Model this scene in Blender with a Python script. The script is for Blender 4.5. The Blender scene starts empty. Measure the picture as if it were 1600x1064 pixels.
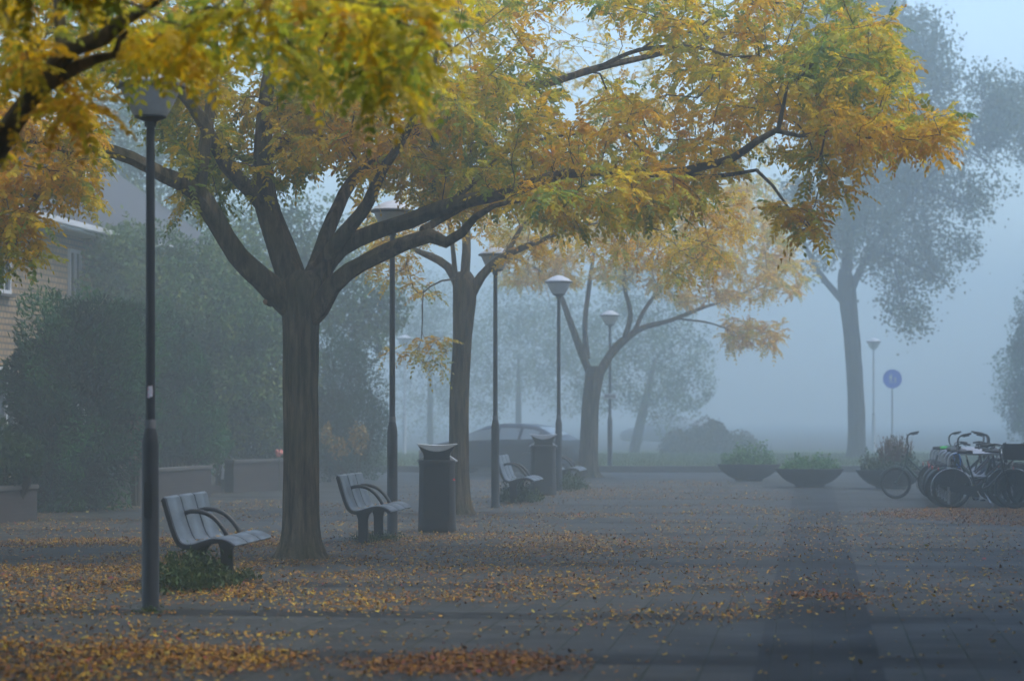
import bpy, bmesh, math, random
import numpy as np
from mathutils import Vector, Matrix, noise as mnoise

# ------------------------------------------------------------------ camera, sky, sun, exposure
SC = bpy.context.scene
COL = SC.collection
CAM_H = 1.7
F = 85.0 / 36.0 * 1600.0                     # focal length in photograph pixels
YAW = math.atan(468.0 / F)                   # street axis (+Y) vanishes right of centre
HOR = 643.0
FWD = Vector((-math.sin(YAW), math.cos(YAW), 0)); RGT = Vector((math.cos(YAW), math.sin(YAW), 0))

cam = bpy.data.cameras.new("camera"); camo = bpy.data.objects.new("camera", cam); COL.objects.link(camo)
camo.location = (0, 0, CAM_H); camo.rotation_euler = (math.pi / 2, 0, YAW)
cam.lens = 85; cam.sensor_width = 36; cam.shift_y = (HOR - 532.0) / 1600.0
cam.clip_start = 0.1; cam.clip_end = 2000
cam.dof.use_dof = True; cam.dof.focus_distance = 31.0; cam.dof.aperture_fstop = 1.9
SC.camera = camo

SUN_EL, SUN_AZ = math.radians(58), math.radians(85)      # azimuth clockwise from +Y
w = bpy.data.worlds.new("World"); SC.world = w; w.use_nodes = True
nt = w.node_tree; nt.nodes.clear()
sky = nt.nodes.new('ShaderNodeTexSky'); sky.sky_type = 'NISHITA'; sky.sun_disc = False
sky.sun_elevation = SUN_EL; sky.sun_rotation = SUN_AZ; sky.air_density = 1.0; sky.dust_density = 1.2; sky.ozone_density = 1.6
bg = nt.nodes.new('ShaderNodeBackground'); bg.inputs['Strength'].default_value = 0.15
wo = nt.nodes.new('ShaderNodeOutputWorld')
nt.links.new(sky.outputs[0], bg.inputs[0]); nt.links.new(bg.outputs[0], wo.inputs[0])

sl = bpy.data.lights.new("sun", 'SUN'); sl.energy = 0.9; sl.angle = math.radians(25); sl.color = (1.0, 0.96, 0.88)
so = bpy.data.objects.new("sun", sl); COL.objects.link(so); so.location = (20, 60, 40)
sd = Vector((math.sin(SUN_AZ) * math.cos(SUN_EL), math.cos(SUN_AZ) * math.cos(SUN_EL), math.sin(SUN_EL)))
so.rotation_euler = sd.to_track_quat('Z', 'Y').to_euler()

SC.view_settings.view_transform = 'Standard'; SC.view_settings.look = 'None'
SC.view_settings.gamma = 1; SC.view_settings.use_curve_mapping = False
SC.view_settings.exposure = 1.54
SC.render.engine = 'CYCLES'
SC.cycles.use_denoising = True
SC.cycles.max_bounces = 6; SC.cycles.diffuse_bounces = 3; SC.cycles.glossy_bounces = 2
SC.cycles.transmission_bounces = 4; SC.cycles.volume_bounces = 3; SC.cycles.transparent_max_bounces = 4
SC.cycles.caustics_reflective = False; SC.cycles.caustics_refractive = False
SC.cycles.sample_clamp_indirect = 6

HAZE_DENSITY = 0.0120
HAZE_COLOR = (0.80, 0.93, 0.965)
HAZE_G = -0.5

def U(px, py, D):
    """the place seen at photograph pixel (px, py), D metres down the camera axis"""
    p = FWD * D + RGT * (D * (px - 800.0) / F)
    return Vector((p.x, p.y, CAM_H + D * (HOR - py) / F))
def GD(py): return CAM_H * F / (py - HOR)
def G(px, py):
    p = U(px, py, GD(py)); p.z = 0; return p
def ST(x, y, z=0.0): return Vector((x, y, z))
rnd = random.Random(7)

# ------------------------------------------------------------------ materials
def mat(name, col, rough=0.6, metal=0.0, noise=None, bump=0.0, spec=0.5, scale=(1, 1, 1), coat=0.0):
    m = bpy.data.materials.new(name); m.use_nodes = True
    n = m.node_tree; b = n.nodes['Principled BSDF']
    b.inputs['Base Color'].default_value = (*col, 1); b.inputs['Roughness'].default_value = rough
    b.inputs['Metallic'].default_value = metal; b.inputs['Specular IOR Level'].default_value = spec
    b.inputs['Coat Weight'].default_value = coat
    if noise:
        col2, sc, lo, hi = noise
        tc = n.nodes.new('ShaderNodeTexCoord'); mp = n.nodes.new('ShaderNodeMapping'); mp.inputs['Scale'].default_value = scale
        tx = n.nodes.new('ShaderNodeTexNoise'); tx.inputs['Scale'].default_value = sc; tx.inputs['Detail'].default_value = 6
        tx.inputs['Roughness'].default_value = 0.65
        rp = n.nodes.new('ShaderNodeValToRGB'); rp.color_ramp.elements[0].position = lo; rp.color_ramp.elements[1].position = hi
        rp.color_ramp.elements[0].color = (*col, 1); rp.color_ramp.elements[1].color = (*col2, 1)
        n.links.new(tc.outputs['Object'], mp.inputs[0]); n.links.new(mp.outputs[0], tx.inputs[0])
        n.links.new(tx.outputs[0], rp.inputs[0]); n.links.new(rp.outputs[0], b.inputs['Base Color'])
        if bump:
            bp = n.nodes.new('ShaderNodeBump'); bp.inputs['Strength'].default_value = bump; bp.inputs['Distance'].default_value = 0.03
            n.links.new(tx.outputs[0], bp.inputs['Height']); n.links.new(bp.outputs[0], b.inputs['Normal'])
    return m

def leaf_mat(name, trans=0.5, rough=0.5):
    m = bpy.data.materials.new(name); m.use_nodes = True
    n = m.node_tree; n.nodes.clear()
    at = n.nodes.new('ShaderNodeAttribute'); at.attribute_name = 'tint'
    d = n.nodes.new('ShaderNodeBsdfPrincipled'); d.inputs['Roughness'].default_value = rough; d.inputs['Specular IOR Level'].default_value = 0.3
    t = n.nodes.new('ShaderNodeBsdfTranslucent')
    mx = n.nodes.new('ShaderNodeMixShader'); mx.inputs[0].default_value = trans
    o = n.nodes.new('ShaderNodeOutputMaterial')
    n.links.new(at.outputs['Color'], d.inputs['Base Color']); n.links.new(at.outputs['Color'], t.inputs['Color'])
    n.links.new(d.outputs[0], mx.inputs[1]); n.links.new(t.outputs[0], mx.inputs[2]); n.links.new(mx.outputs[0], o.inputs[0])
    return m

def brick_mat(name, c1, c2, mortar, bw, bh, ms, axis='YZ', bump=0.3):
    m = bpy.data.materials.new(name); m.use_nodes = True
    n = m.node_tree; b = n.nodes['Principled BSDF']; b.inputs['Roughness'].default_value = 0.85
    tc = n.nodes.new('ShaderNodeTexCoord'); sp = n.nodes.new('ShaderNodeSeparateXYZ'); cb = n.nodes.new('ShaderNodeCombineXYZ')
    n.links.new(tc.outputs['Object'], sp.inputs[0])
    n.links.new(sp.outputs['XYZ'.index(axis[0])], cb.inputs[0]); n.links.new(sp.outputs['XYZ'.index(axis[1])], cb.inputs[1])
    br = n.nodes.new('ShaderNodeTexBrick'); br.inputs['Scale'].default_value = 1.0
    br.inputs['Brick Width'].default_value = bw; br.inputs['Row Height'].default_value = bh; br.inputs['Mortar Size'].default_value = ms
    br.inputs['Color1'].default_value = (*c1, 1); br.inputs['Color2'].default_value = (*c2, 1); br.inputs['Mortar'].default_value = (*mortar, 1)
    n.links.new(cb.outputs[0], br.inputs[0])
    nz = n.nodes.new('ShaderNodeTexNoise'); nz.inputs['Scale'].default_value = 1.3; nz.inputs['Detail'].default_value = 5
    n.links.new(tc.outputs['Object'], nz.inputs[0])
    mr = n.nodes.new('ShaderNodeMapRange'); mr.inputs[1].default_value = 0.3; mr.inputs[2].default_value = 0.7; mr.inputs[3].default_value = 0.75; mr.inputs[4].default_value = 1.15
    n.links.new(nz.outputs[0], mr.inputs[0])
    mm = n.nodes.new('ShaderNodeMix'); mm.data_type = 'RGBA'; mm.blend_type = 'MULTIPLY'; mm.inputs[0].default_value = 1
    n.links.new(br.outputs[0], mm.inputs[6]); n.links.new(mr.outputs[0], mm.inputs[7]); n.links.new(mm.outputs[2], b.inputs['Base Color'])
    return m

def paving_mat(name, c1, c2, joint, tile, bands=True, rough=0.62):
    """concrete tiles with mossy joints and darker cross bands"""
    m = bpy.data.materials.new(name); m.use_nodes = True
    n = m.node_tree; N = n.nodes.new; L = n.links.new; b = n.nodes['Principled BSDF']; b.inputs['Specular IOR Level'].default_value = 0.24
    tc = N('ShaderNodeTexCoord')
    br = N('ShaderNodeTexBrick'); br.offset = 0.0; br.inputs['Scale'].default_value = 1.0
    br.inputs['Brick Width'].default_value = tile; br.inputs['Row Height'].default_value = tile
    br.inputs['Mortar Size'].default_value = 0.009; br.inputs['Mortar Smooth'].default_value = 0.4; br.inputs['Bias'].default_value = -0.1
    br.inputs['Color1'].default_value = (*c1, 1); br.inputs['Color2'].default_value = (*c2, 1); br.inputs['Mortar'].default_value = (*joint, 1)
    L(tc.outputs['Object'], br.inputs[0])
    n1 = N('ShaderNodeTexNoise'); n1.inputs['Scale'].default_value = 0.45; n1.inputs['Detail'].default_value = 6; n1.inputs['Roughness'].default_value = 0.6
    n2 = N('ShaderNodeTexNoise'); n2.inputs['Scale'].default_value = 35; n2.inputs['Detail'].default_value = 4
    L(tc.outputs['Object'], n1.inputs[0]); L(tc.outputs['Object'], n2.inputs[0])
    r1 = N('ShaderNodeMapRange'); r1.inputs[1].default_value = 0.3; r1.inputs[2].default_value = 0.7; r1.inputs[3].default_value = 0.62; r1.inputs[4].default_value = 1.25
    r2 = N('ShaderNodeMapRange'); r2.inputs[1].default_value = 0.3; r2.inputs[2].default_value = 0.7; r2.inputs[3].default_value = 0.8; r2.inputs[4].default_value = 1.2
    L(n1.outputs[0], r1.inputs[0]); L(n2.outputs[0], r2.inputs[0])
    mu = N('ShaderNodeMath'); mu.operation = 'MULTIPLY'; L(r1.outputs[0], mu.inputs[0]); L(r2.outputs[0], mu.inputs[1])
    val = mu.outputs[0]
    if bands:
        sp = N('ShaderNodeSeparateXYZ'); L(tc.outputs['Object'], sp.inputs[0])
        dv = N('ShaderNodeMath'); dv.operation = 'DIVIDE'; dv.inputs[1].default_value = 3.4; L(sp.outputs[1], dv.inputs[0])
        ad = N('ShaderNodeMath'); ad.operation = 'ADD'; ad.inputs[1].default_value = 0.22; L(dv.outputs[0], ad.inputs[0])
        fr = N('ShaderNodeMath'); fr.operation = 'FRACT'; L(ad.outputs[0], fr.inputs[0])
        lt = N('ShaderNodeMath'); lt.operation = 'LESS_THAN'; lt.inputs[1].default_value = 0.2; L(fr.outputs[0], lt.inputs[0])
        bm_ = N('ShaderNodeMapRange'); bm_.inputs[3].default_value = 1.0; bm_.inputs[4].default_value = 0.42; L(lt.outputs[0], bm_.inputs[0])
        m2 = N('ShaderNodeMath'); m2.operation = 'MULTIPLY'; L(val, m2.inputs[0]); L(bm_.outputs[0], m2.inputs[1]); val = m2.outputs[0]
    mm = N('ShaderNodeMix'); mm.data_type = 'RGBA'; mm.blend_type = 'MULTIPLY'; mm.inputs[0].default_value = 1
    L(br.outputs[0], mm.inputs[6]); L(val, mm.inputs[7]); L(mm.outputs[2], b.inputs['Base Color'])
    rr = N('ShaderNodeMapRange'); rr.inputs[1].default_value = 0.3; rr.inputs[2].default_value = 0.7; rr.inputs[3].default_value = rough - 0.12; rr.inputs[4].default_value = rough + 0.2
    L(n1.outputs[0], rr.inputs[0]); L(rr.outputs[0], b.inputs['Roughness'])
    bp = N('ShaderNodeBump'); bp.inputs['Strength'].default_value = 0.35; bp.inputs['Distance'].default_value = 0.006
    sb = N('ShaderNodeMath'); sb.operation = 'SUBTRACT'; L(n2.outputs[0], sb.inputs[0]); L(br.outputs['Fac'], sb.inputs[1])
    L(sb.outputs[0], bp.inputs['Height']); L(bp.outputs[0], b.inputs['Normal'])
    return m

def bark_mat(name, c1, c2, moss):
    m = bpy.data.materials.new(name); m.use_nodes = True
    n = m.node_tree; N = n.nodes.new; L = n.links.new; b = n.nodes['Principled BSDF']; b.inputs['Roughness'].default_value = 0.9
    b.inputs['Specular IOR Level'].default_value = 0.2
    tc = N('ShaderNodeTexCoord'); mp = N('ShaderNodeMapping'); mp.inputs['Scale'].default_value = (17, 17, 1.9)
    tx = N('ShaderNodeTexNoise'); tx.inputs['Scale'].default_value = 1; tx.inputs['Detail'].default_value = 7; tx.inputs['Roughness'].default_value = 0.7
    L(tc.outputs['Object'], mp.inputs[0]); L(mp.outputs[0], tx.inputs[0])
    rp = N('ShaderNodeValToRGB'); rp.color_ramp.elements[0].position = 0.36; rp.color_ramp.elements[1].position = 0.66
    rp.color_ramp.elements[0].color = (*c1, 1); rp.color_ramp.elements[1].color = (*c2, 1); L(tx.outputs[0], rp.inputs[0])
    n2 = N('ShaderNodeTexNoise'); n2.inputs['Scale'].default_value = 1.6; n2.inputs['Detail'].default_value = 4; L(tc.outputs['Object'], n2.inputs[0])
    r2 = N('ShaderNodeMapRange'); r2.inputs[1].default_value = 0.45; r2.inputs[2].default_value = 0.7; r2.inputs[4].default_value = 0.7; L(n2.outputs[0], r2.inputs[0])
    mx = N('ShaderNodeMix'); mx.data_type = 'RGBA'; L(r2.outputs[0], mx.inputs[0]); L(rp.outputs[0], mx.inputs[6]); mx.inputs[7].default_value = (*moss, 1)
    L(mx.outputs[2], b.inputs['Base Color'])
    bp = N('ShaderNodeBump'); bp.inputs['Strength'].default_value = 0.9; bp.inputs['Distance'].default_value = 0.03
    L(tx.outputs[0], bp.inputs['Height']); L(bp.outputs[0], b.inputs['Normal'])
    return m

M = dict(
    paving=paving_mat("paving tiles", (0.042, 0.045, 0.043), (0.066, 0.07, 0.066), (0.014, 0.022, 0.007), 0.36),
    strip=paving_mat("dark paving strip", (0.012, 0.0135, 0.0145), (0.02, 0.022, 0.023), (0.008, 0.012, 0.005), 0.28, False),
    kerb=mat("kerb stone", (0.09, 0.09, 0.09), 0.8, noise=((0.14, 0.14, 0.135), 5, 0.3, 0.7)),
    asphalt=mat("asphalt", (0.045, 0.047, 0.05), 0.75, noise=((0.065, 0.067, 0.07), 4, 0.3, 0.7)),
    soil=mat("soil", (0.03, 0.025, 0.018), 0.95, noise=((0.055, 0.045, 0.03), 6, 0.3, 0.7), bump=0.5),
    turf=mat("turf", (0.05, 0.09, 0.025), 0.9, noise=((0.09, 0.13, 0.04), 3, 0.3, 0.7)),
    post=mat("dark blue grey lacquer", (0.022, 0.027, 0.034), 0.42, noise=((0.034, 0.04, 0.048), 7, 0.35, 0.7)),
    postcol=mat("grey collar", (0.11, 0.12, 0.13), 0.5),
    lampbody=mat("frosted lamp body", (0.46, 0.46, 0.45), 0.5, noise=((0.36, 0.36, 0.35), 9, 0.4, 0.8)),
    lampcap=mat("pale lamp roof", (0.62, 0.63, 0.64), 0.35, noise=((0.5, 0.51, 0.52), 8, 0.4, 0.75)),
    bench=mat("blue grey bench slats", (0.065, 0.088, 0.115), 0.36, noise=((0.13, 0.165, 0.205), 2.6, 0.3, 0.75), scale=(14, 2, 2), bump=0.08),
    iron=mat("anthracite iron", (0.022, 0.025, 0.03), 0.5, noise=((0.035, 0.038, 0.042), 9, 0.4, 0.7)),
    bin=mat("anthracite bin", (0.03, 0.033, 0.037), 0.5, noise=((0.05, 0.053, 0.057), 3, 0.35, 0.75)),
    binlid=mat("pale grey lid", (0.62, 0.65, 0.68), 0.35, noise=((0.5, 0.53, 0.56), 7, 0.4, 0.8)),
    bark=bark_mat("furrowed bark", (0.012, 0.009, 0.005), (0.24, 0.18, 0.105), (0.06, 0.062, 0.024)),
    bark2=bark_mat("grey bark", (0.03, 0.028, 0.024), (0.09, 0.085, 0.075), (0.06, 0.06, 0.045)),
    cut=mat("sawn wood", (0.34, 0.2, 0.1), 0.8, noise=((0.2, 0.12, 0.07), 30, 0.4, 0.7)),
    leaf=leaf_mat("autumn leaf", 0.62), leafg=leaf_mat("green leaf", 0.3), litter=leaf_mat("fallen leaf", 0.1, 0.55),
    brick=brick_mat("yellow brick", (0.5, 0.34, 0.17), (0.4, 0.26, 0.13), (0.13, 0.115, 0.095), 0.22, 0.13, 0.022),
    gwall=brick_mat("red brown garden brick", (0.2, 0.135, 0.125), (0.16, 0.11, 0.105), (0.17, 0.15, 0.14), 0.21, 0.065, 0.008),
    cap=mat("wall coping", (0.075, 0.072, 0.07), 0.85, noise=((0.12, 0.115, 0.11), 4, 0.3, 0.7)),
    roof=mat("dark roof tiles", (0.05, 0.05, 0.055), 0.7, noise=((0.085, 0.08, 0.08), 6, 0.3, 0.7)),
    white=mat("white paint", (0.72, 0.73, 0.74), 0.45, noise=((0.6, 0.61, 0.62), 3, 0.4, 0.8)),
    glass=mat("window glass", (0.03, 0.04, 0.05), 0.06, spec=0.8),
    farwall=mat("far brick wall", (0.36, 0.34, 0.32), 0.85, noise=((0.42, 0.4, 0.37), 0.8, 0.3, 0.7)),
    darkwall=mat("dark brick wall", (0.07, 0.05, 0.045), 0.9, noise=((0.1, 0.075, 0.065), 1.5, 0.3, 0.7)),
    hazepale=mat("post paled for haze", (0.5, 0.52, 0.54), 0.7, noise=((0.42, 0.44, 0.46), 6, 0.3, 0.7)),  # distant lamp posts only: haze is put into this pale colour
    planter=mat("dark planter", (0.05, 0.053, 0.058), 0.6, noise=((0.085, 0.088, 0.092), 5, 0.3, 0.75)),
    tyre=mat("rubber", (0.014, 0.014, 0.015), 0.75), chrome=mat("chromed steel", (0.6, 0.61, 0.62), 0.22, 1.0),
    galv=mat("galvanised steel", (0.52, 0.54, 0.56), 0.4, 0.75, noise=((0.4, 0.42, 0.44), 14, 0.35, 0.7)),
    black=mat("black enamel", (0.016, 0.016, 0.018), 0.35), grip=mat("black grip", (0.02, 0.02, 0.02), 0.7),
    leather=mat("black saddle", (0.02, 0.019, 0.018), 0.5), greenplastic=mat("bright green plastic", (0.02, 0.55, 0.08), 0.4),
    bluepl=mat("blue plastic", (0.02, 0.2, 0.6), 0.4), crate=mat("dark crate", (0.03, 0.026, 0.024), 0.7),
    bikegreen=mat("dark green enamel", (0.012, 0.05, 0.03), 0.35), bikeblue=mat("dark blue enamel", (0.014, 0.025, 0.07), 0.35),
    bikered=mat("dark red enamel", (0.05, 0.008, 0.01), 0.35), bikegrey=mat("grey enamel", (0.045, 0.05, 0.055), 0.35),
    signblue=mat("sign blue", (0.015, 0.14, 0.85), 0.4), signgrey=mat("grey sign back", (0.3, 0.31, 0.32), 0.5),
    carpaint=mat("dark blue grey car paint", (0.02, 0.028, 0.04), 0.4, 0.0, coat=0.3),
    carlight=mat("pale silver car paint", (0.26, 0.28, 0.3), 0.3, 0.4, coat=1.0),
    carglass=mat("car glass", (0.34, 0.4, 0.42), 0.08, spec=0.9),  # pale base colour stands in for fog seen through the panes
    stickw=mat("worn white sticker", (0.62, 0.62, 0.68), 0.6, noise=((0.65, 0.2, 0.22), 28, 0.5, 0.62)),
    stickr=mat("red sticker", (0.5, 0.03, 0.03), 0.5), lichen=mat("pale lichen", (0.2, 0.32, 0.24), 0.9),
    pink=mat("pink petals", (0.65, 0.16, 0.16), 0.7, noise=((0.7, 0.3, 0.2), 20, 0.4, 0.6)), stem=mat("brown stems", (0.05, 0.04, 0.025), 0.9),
    stemg=mat("green stems", (0.06, 0.09, 0.03), 0.8))
def emis(name, col, s):
    m = bpy.data.materials.new(name); m.use_nodes = True; b = m.node_tree.nodes['Principled BSDF']
    b.inputs['Base Color'].default_value = (*col, 1); b.inputs['Emission Color'].default_value = (*col, 1); b.inputs['Emission Strength'].default_value = s
    return m
M['tail'] = emis("lit tail lamp", (0.8, 0.03, 0.06), .35)

# ------------------------------------------------------------------ mesh helpers
def tag(o, label=None, cat=None, group=None, kind=None):
    if label: o['label'] = label
    if cat: o['category'] = cat
    if group: o['group'] = group
    if kind: o['kind'] = kind
    return o
def empty(name, label, cat, loc=(0, 0, 0), rz=0.0, group=None):
    o = bpy.data.objects.new(name, None); COL.objects.link(o); o.location = loc; o.rotation_euler = (0, 0, rz); o.empty_display_size = 0.1
    return tag(o, label, cat, group)

def mesh_np(name, V, Fc, m, parent=None, tint=None):
    me = bpy.data.meshes.new(name); k = Fc.shape[1]
    me.vertices.add(len(V)); me.vertices.foreach_set('co', np.ascontiguousarray(V, dtype=np.float32).ravel())
    me.loops.add(Fc.size); me.loops.foreach_set('vertex_index', np.ascontiguousarray(Fc, dtype=np.int32).ravel())
    me.polygons.add(len(Fc)); me.polygons.foreach_set('loop_start', np.arange(0, Fc.size, k, dtype=np.int32))
    if tint is not None:
        a = me.attributes.new('tint', 'FLOAT_COLOR', 'POINT')
        a.data.foreach_set('color', np.ascontiguousarray(np.c_[tint, np.ones(len(tint))], dtype=np.float32).ravel())
    me.update(calc_edges=True); me.validate()
    me.materials.append(m); o = bpy.data.objects.new(name, me); COL.objects.link(o)
    if parent: o.parent = parent
    return o

class MB:
    def __init__(s): s.v = []; s.f = []
    def add(s, v, f):
        b = len(s.v); s.v.extend([tuple(p) for p in v]); s.f.extend([tuple(i + b for i in q) for q in f]); return s
    def box(s, c, d, rz=0.0, ry=0.0):
        mt = Matrix.Translation(c) @ Matrix.Rotation(rz, 4, 'Z') @ Matrix.Rotation(ry, 4, 'Y')
        v = [mt @ Vector((x * d[0] / 2, y * d[1] / 2, z * d[2] / 2)) for x in (-1, 1) for y in (-1, 1) for z in (-1, 1)]
        return s.add(v, [(0, 1, 3, 2), (4, 6, 7, 5), (0, 4, 5, 1), (2, 3, 7, 6), (0, 2, 6, 4), (1, 5, 7, 3)])
    def tube(s, pts, rad, n=8, cap=True, squash=None, wob=0.0):
        pts = [Vector(p) for p in pts]
        if not isinstance(rad, (list, tuple)): rad = [rad] * len(pts)
        b = len(s.v); N = len(pts); up = None
        for i, p in enumerate(pts):
            t = (pts[min(i + 1, N - 1)] - pts[max(i - 1, 0)])
            t = t.normalized() if t.length > 1e-9 else Vector((0, 0, 1))
            if up is None:
                r = Vector((1, 0, 0)) if abs(t.x) < 0.8 else Vector((0, 1, 0)); up = (r - t * r.dot(t)).normalized()
            else:
                up = up - t * up.dot(t); up = up.normalized() if up.length > 1e-6 else t.orthogonal().normalized()
            sd_ = t.cross(up)
            for j in range(n):
                a = 2 * math.pi * j / n; rr = rad[i]
                if wob: rr *= 1 + wob * .45 * mnoise.noise(p * 2.6) + wob * .8 * mnoise.noise(Vector((math.cos(a) * 2.2 + p.x, math.sin(a) * 2.2 + p.y, p.z * 1.2)))
                s.v.append(tuple(p + up * (math.cos(a) * rr) + sd_ * (math.sin(a) * rr * (squash or 1))))
        for i in range(N - 1):
            for j in range(n):
                a = b + i * n + j; c = b + i * n + (j + 1) % n; s.f.append((a, c, c + n, a + n))
        if cap:
            s.f.append(tuple(b + j for j in reversed(range(n)))); s.f.append(tuple(b + (N - 1) * n + j for j in range(n)))
        return s
    def ring(s, c, R, r, n=28, k=6, axis='Y', a0=0.0, a1=2 * math.pi):
        full = abs(a1 - a0 - 2 * math.pi) < 1e-6
        pts = []
        for i in range(n + (0 if full else 1)):
            a = a0 + (a1 - a0) * i / n
            pts.append(Vector(c) + (Vector((math.cos(a) * R, 0, math.sin(a) * R)) if axis == 'Y' else Vector((math.cos(a) * R, math.sin(a) * R, 0))))
        if not full: return s.tube(pts, r, k)
        b = len(s.v)
        for i, p in enumerate(pts):
            o = (p - Vector(c)).normalized(); ax = Vector((0, 1, 0)) if axis == 'Y' else Vector((0, 0, 1))
            for j in range(k):
                a = 2 * math.pi * j / k; s.v.append(tuple(p + o * math.cos(a) * r + ax * math.sin(a) * r))
        for i in range(n):
            for j in range(k):
                s.f.append((b + i * k + j, b + i * k + (j + 1) % k, b + ((i + 1) % n) * k + (j + 1) % k, b + ((i + 1) % n) * k + j))
        return s
    def lathe(s, prof, n=24, c=(0, 0, 0), sup=2.0):
        b = len(s.v); c = Vector(c)
        for r, z in prof:
            for j in range(n):
                a = 2 * math.pi * j / n; cx, sy = math.cos(a), math.sin(a)
                k = 1.0 if sup == 2.0 else (abs(cx) ** sup + abs(sy) ** sup) ** (-1 / sup)
                s.v.append((c.x + r * cx * k, c.y + r * sy * k, c.z + z))
        for i in range(len(prof) - 1):
            for j in range(n): s.f.append((b + i * n + j, b + i * n + (j + 1) % n, b + (i + 1) * n + (j + 1) % n, b + (i + 1) * n + j))
        if prof[0][0] > 1e-4: s.f.append(tuple(b + j for j in reversed(range(n))))
        if prof[-1][0] > 1e-4: s.f.append(tuple(b + (len(prof) - 1) * n + j for j in range(n)))
        return s
    def ball(s, c, r, n=10):
        prof = [(max(1e-5, r * math.sin(math.pi * i / n)), -r * math.cos(math.pi * i / n)) for i in range(n + 1)]
        return s.lathe(prof, n * 2, c)
    def prism(s, poly, y0, y1):
        """polygon in (x, z) extruded along y"""
        n = len(poly); v = [(x, y0, z) for x, z in poly] + [(x, y1, z) for x, z in poly]
        return s.add(v, [tuple(range(n)), tuple(range(2 * n - 1, n - 1, -1))] + [(i, i + n, (i + 1) % n + n, (i + 1) % n) for i in range(n)])
    def build(s, name, m, parent=None, smooth=True, bevel=0.0, ang=35):
        me = bpy.data.meshes.new(name); me.from_pydata(s.v, [], s.f); me.validate()
        bm = bmesh.new(); bm.from_mesh(me)
        bmesh.ops.remove_doubles(bm, verts=bm.verts, dist=1e-5)
        bmesh.ops.recalc_face_normals(bm, faces=bm.faces)
        if bevel:
            ed = [e for e in bm.edges if len(e.link_faces) == 2 and e.calc_face_angle(0) > 0.6]
            bmesh.ops.bevel(bm, geom=ed, offset=bevel, segments=2, affect='EDGES', clamp_overlap=True)
        bm.to_mesh(me); bm.free()
        if smooth:
            for p in me.polygons: p.use_smooth = True
            me.set_sharp_from_angle(angle=math.radians(ang))
        me.materials.append(m); o = bpy.data.objects.new(name, me); COL.objects.link(o)
        if parent: o.parent = parent
        return o

def catmull(pts, step):
    P = [np.array(p, float) for p in pts]
    if len(P) < 3:
        n = max(2, int(np.linalg.norm(P[-1][:3] - P[0][:3]) / step)); return [P[0] + (P[-1] - P[0]) * i / n for i in range(n + 1)]
    out = []
    for i in range(len(P) - 1):
        p0 = P[i - 1] if i else 2 * P[0] - P[1]; p1, p2 = P[i], P[i + 1]; p3 = P[i + 2] if i + 2 < len(P) else 2 * P[-1] - P[-2]
        n = max(1, int(np.linalg.norm((p2 - p1)[:3]) / step))
        for k in range(n):
            t = k / n; out.append(.5 * (2 * p1 + (p2 - p0) * t + (2 * p0 - 5 * p1 + 4 * p2 - p3) * t * t + (3 * p1 - p0 - 3 * p2 + p3) * t ** 3))
    out.append(P[-1]); return out

def unit(a): return a / np.maximum(np.linalg.norm(a, axis=-1, keepdims=True), 1e-9)

# ------------------------------------------------------------------ leaves
PAL = np.array([[0.70, 0.36, 0.012], [0.82, 0.50, 0.014], [0.86, 0.60, 0.02], [0.60, 0.54, 0.035], [0.31, 0.40, 0.05], [0.16, 0.25, 0.05]])
def palette(u, pal=PAL):
    u = np.clip(u, 0, 1) * (len(pal) - 1.001); i = u.astype(int); f = (u - i)[:, None]
    return pal[i] * (1 - f) + pal[i + 1] * f

def compound_leaves(P, Dr, L, tint, rs, npair=6, wid=0.2):
    """pinnate leaves: npair pairs of leaflets and one at the tip, each a six-sided blade, and a thin rachis"""
    n = len(P); up = np.array([0, 0, 1.0])
    side = unit(np.cross(Dr, up + rs.normal(0, .35, (n, 3)))); droop = rs.uniform(.15, .55, n)
    Vs = []; Ts = []
    def blade(base, l, wv, ln, wd, col):
        a = base; b1 = base + l * (ln * .32)[:, None]; b2 = base + l * (ln * .7)[:, None]; c = base + l * ln[:, None]
        w1 = wv * wd[:, None]; w2 = wv * (wd * .75)[:, None]
        Vs.append(np.stack([a, b1 + w1, b2 + w2, c, b2 - w2, b1 - w1], 1)); Ts.append(np.repeat(col[:, None], 6, 1))
    for j in range(npair + 1):
        s = .2 + .8 * j / npair
        c = P + Dr * (L * s)[:, None] - up * (droop * L * s * s)[:, None]
        t = unit(Dr - up * (2 * droop * s)[:, None])
        for sg in ((-1, 1) if j < npair else (0,)):
            if sg == 0: l = t
            else: l = t * .6 + side * (.8 * sg)
            l = unit(l + np.array([0, 0, -.28]) + rs.normal(0, .16, (n, 3)))
            nrm = unit(np.cross(t, side) + rs.normal(0, .45, (n, 3))); wv = unit(np.cross(nrm, l))
            ln = L * rs.uniform(.2, .3, n) * (1.0 - .35 * abs(s - .6)); col = tint * rs.uniform(.75, 1.22, (n, 1))
            blade(c, l, wv, ln, ln * wid, col)
    e = P + Dr * L[:, None] * .95 - up * (droop * L * .9)[:, None]
    l = unit(e - P); blade(P, l, unit(np.cross(l, up) + 1e-3), np.linalg.norm(e - P, axis=1), np.full(n, .003), tint * .55)
    V = np.concatenate(Vs).reshape(-1, 3); T = np.concatenate(Ts).reshape(-1, 3)
    return V, T
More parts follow.
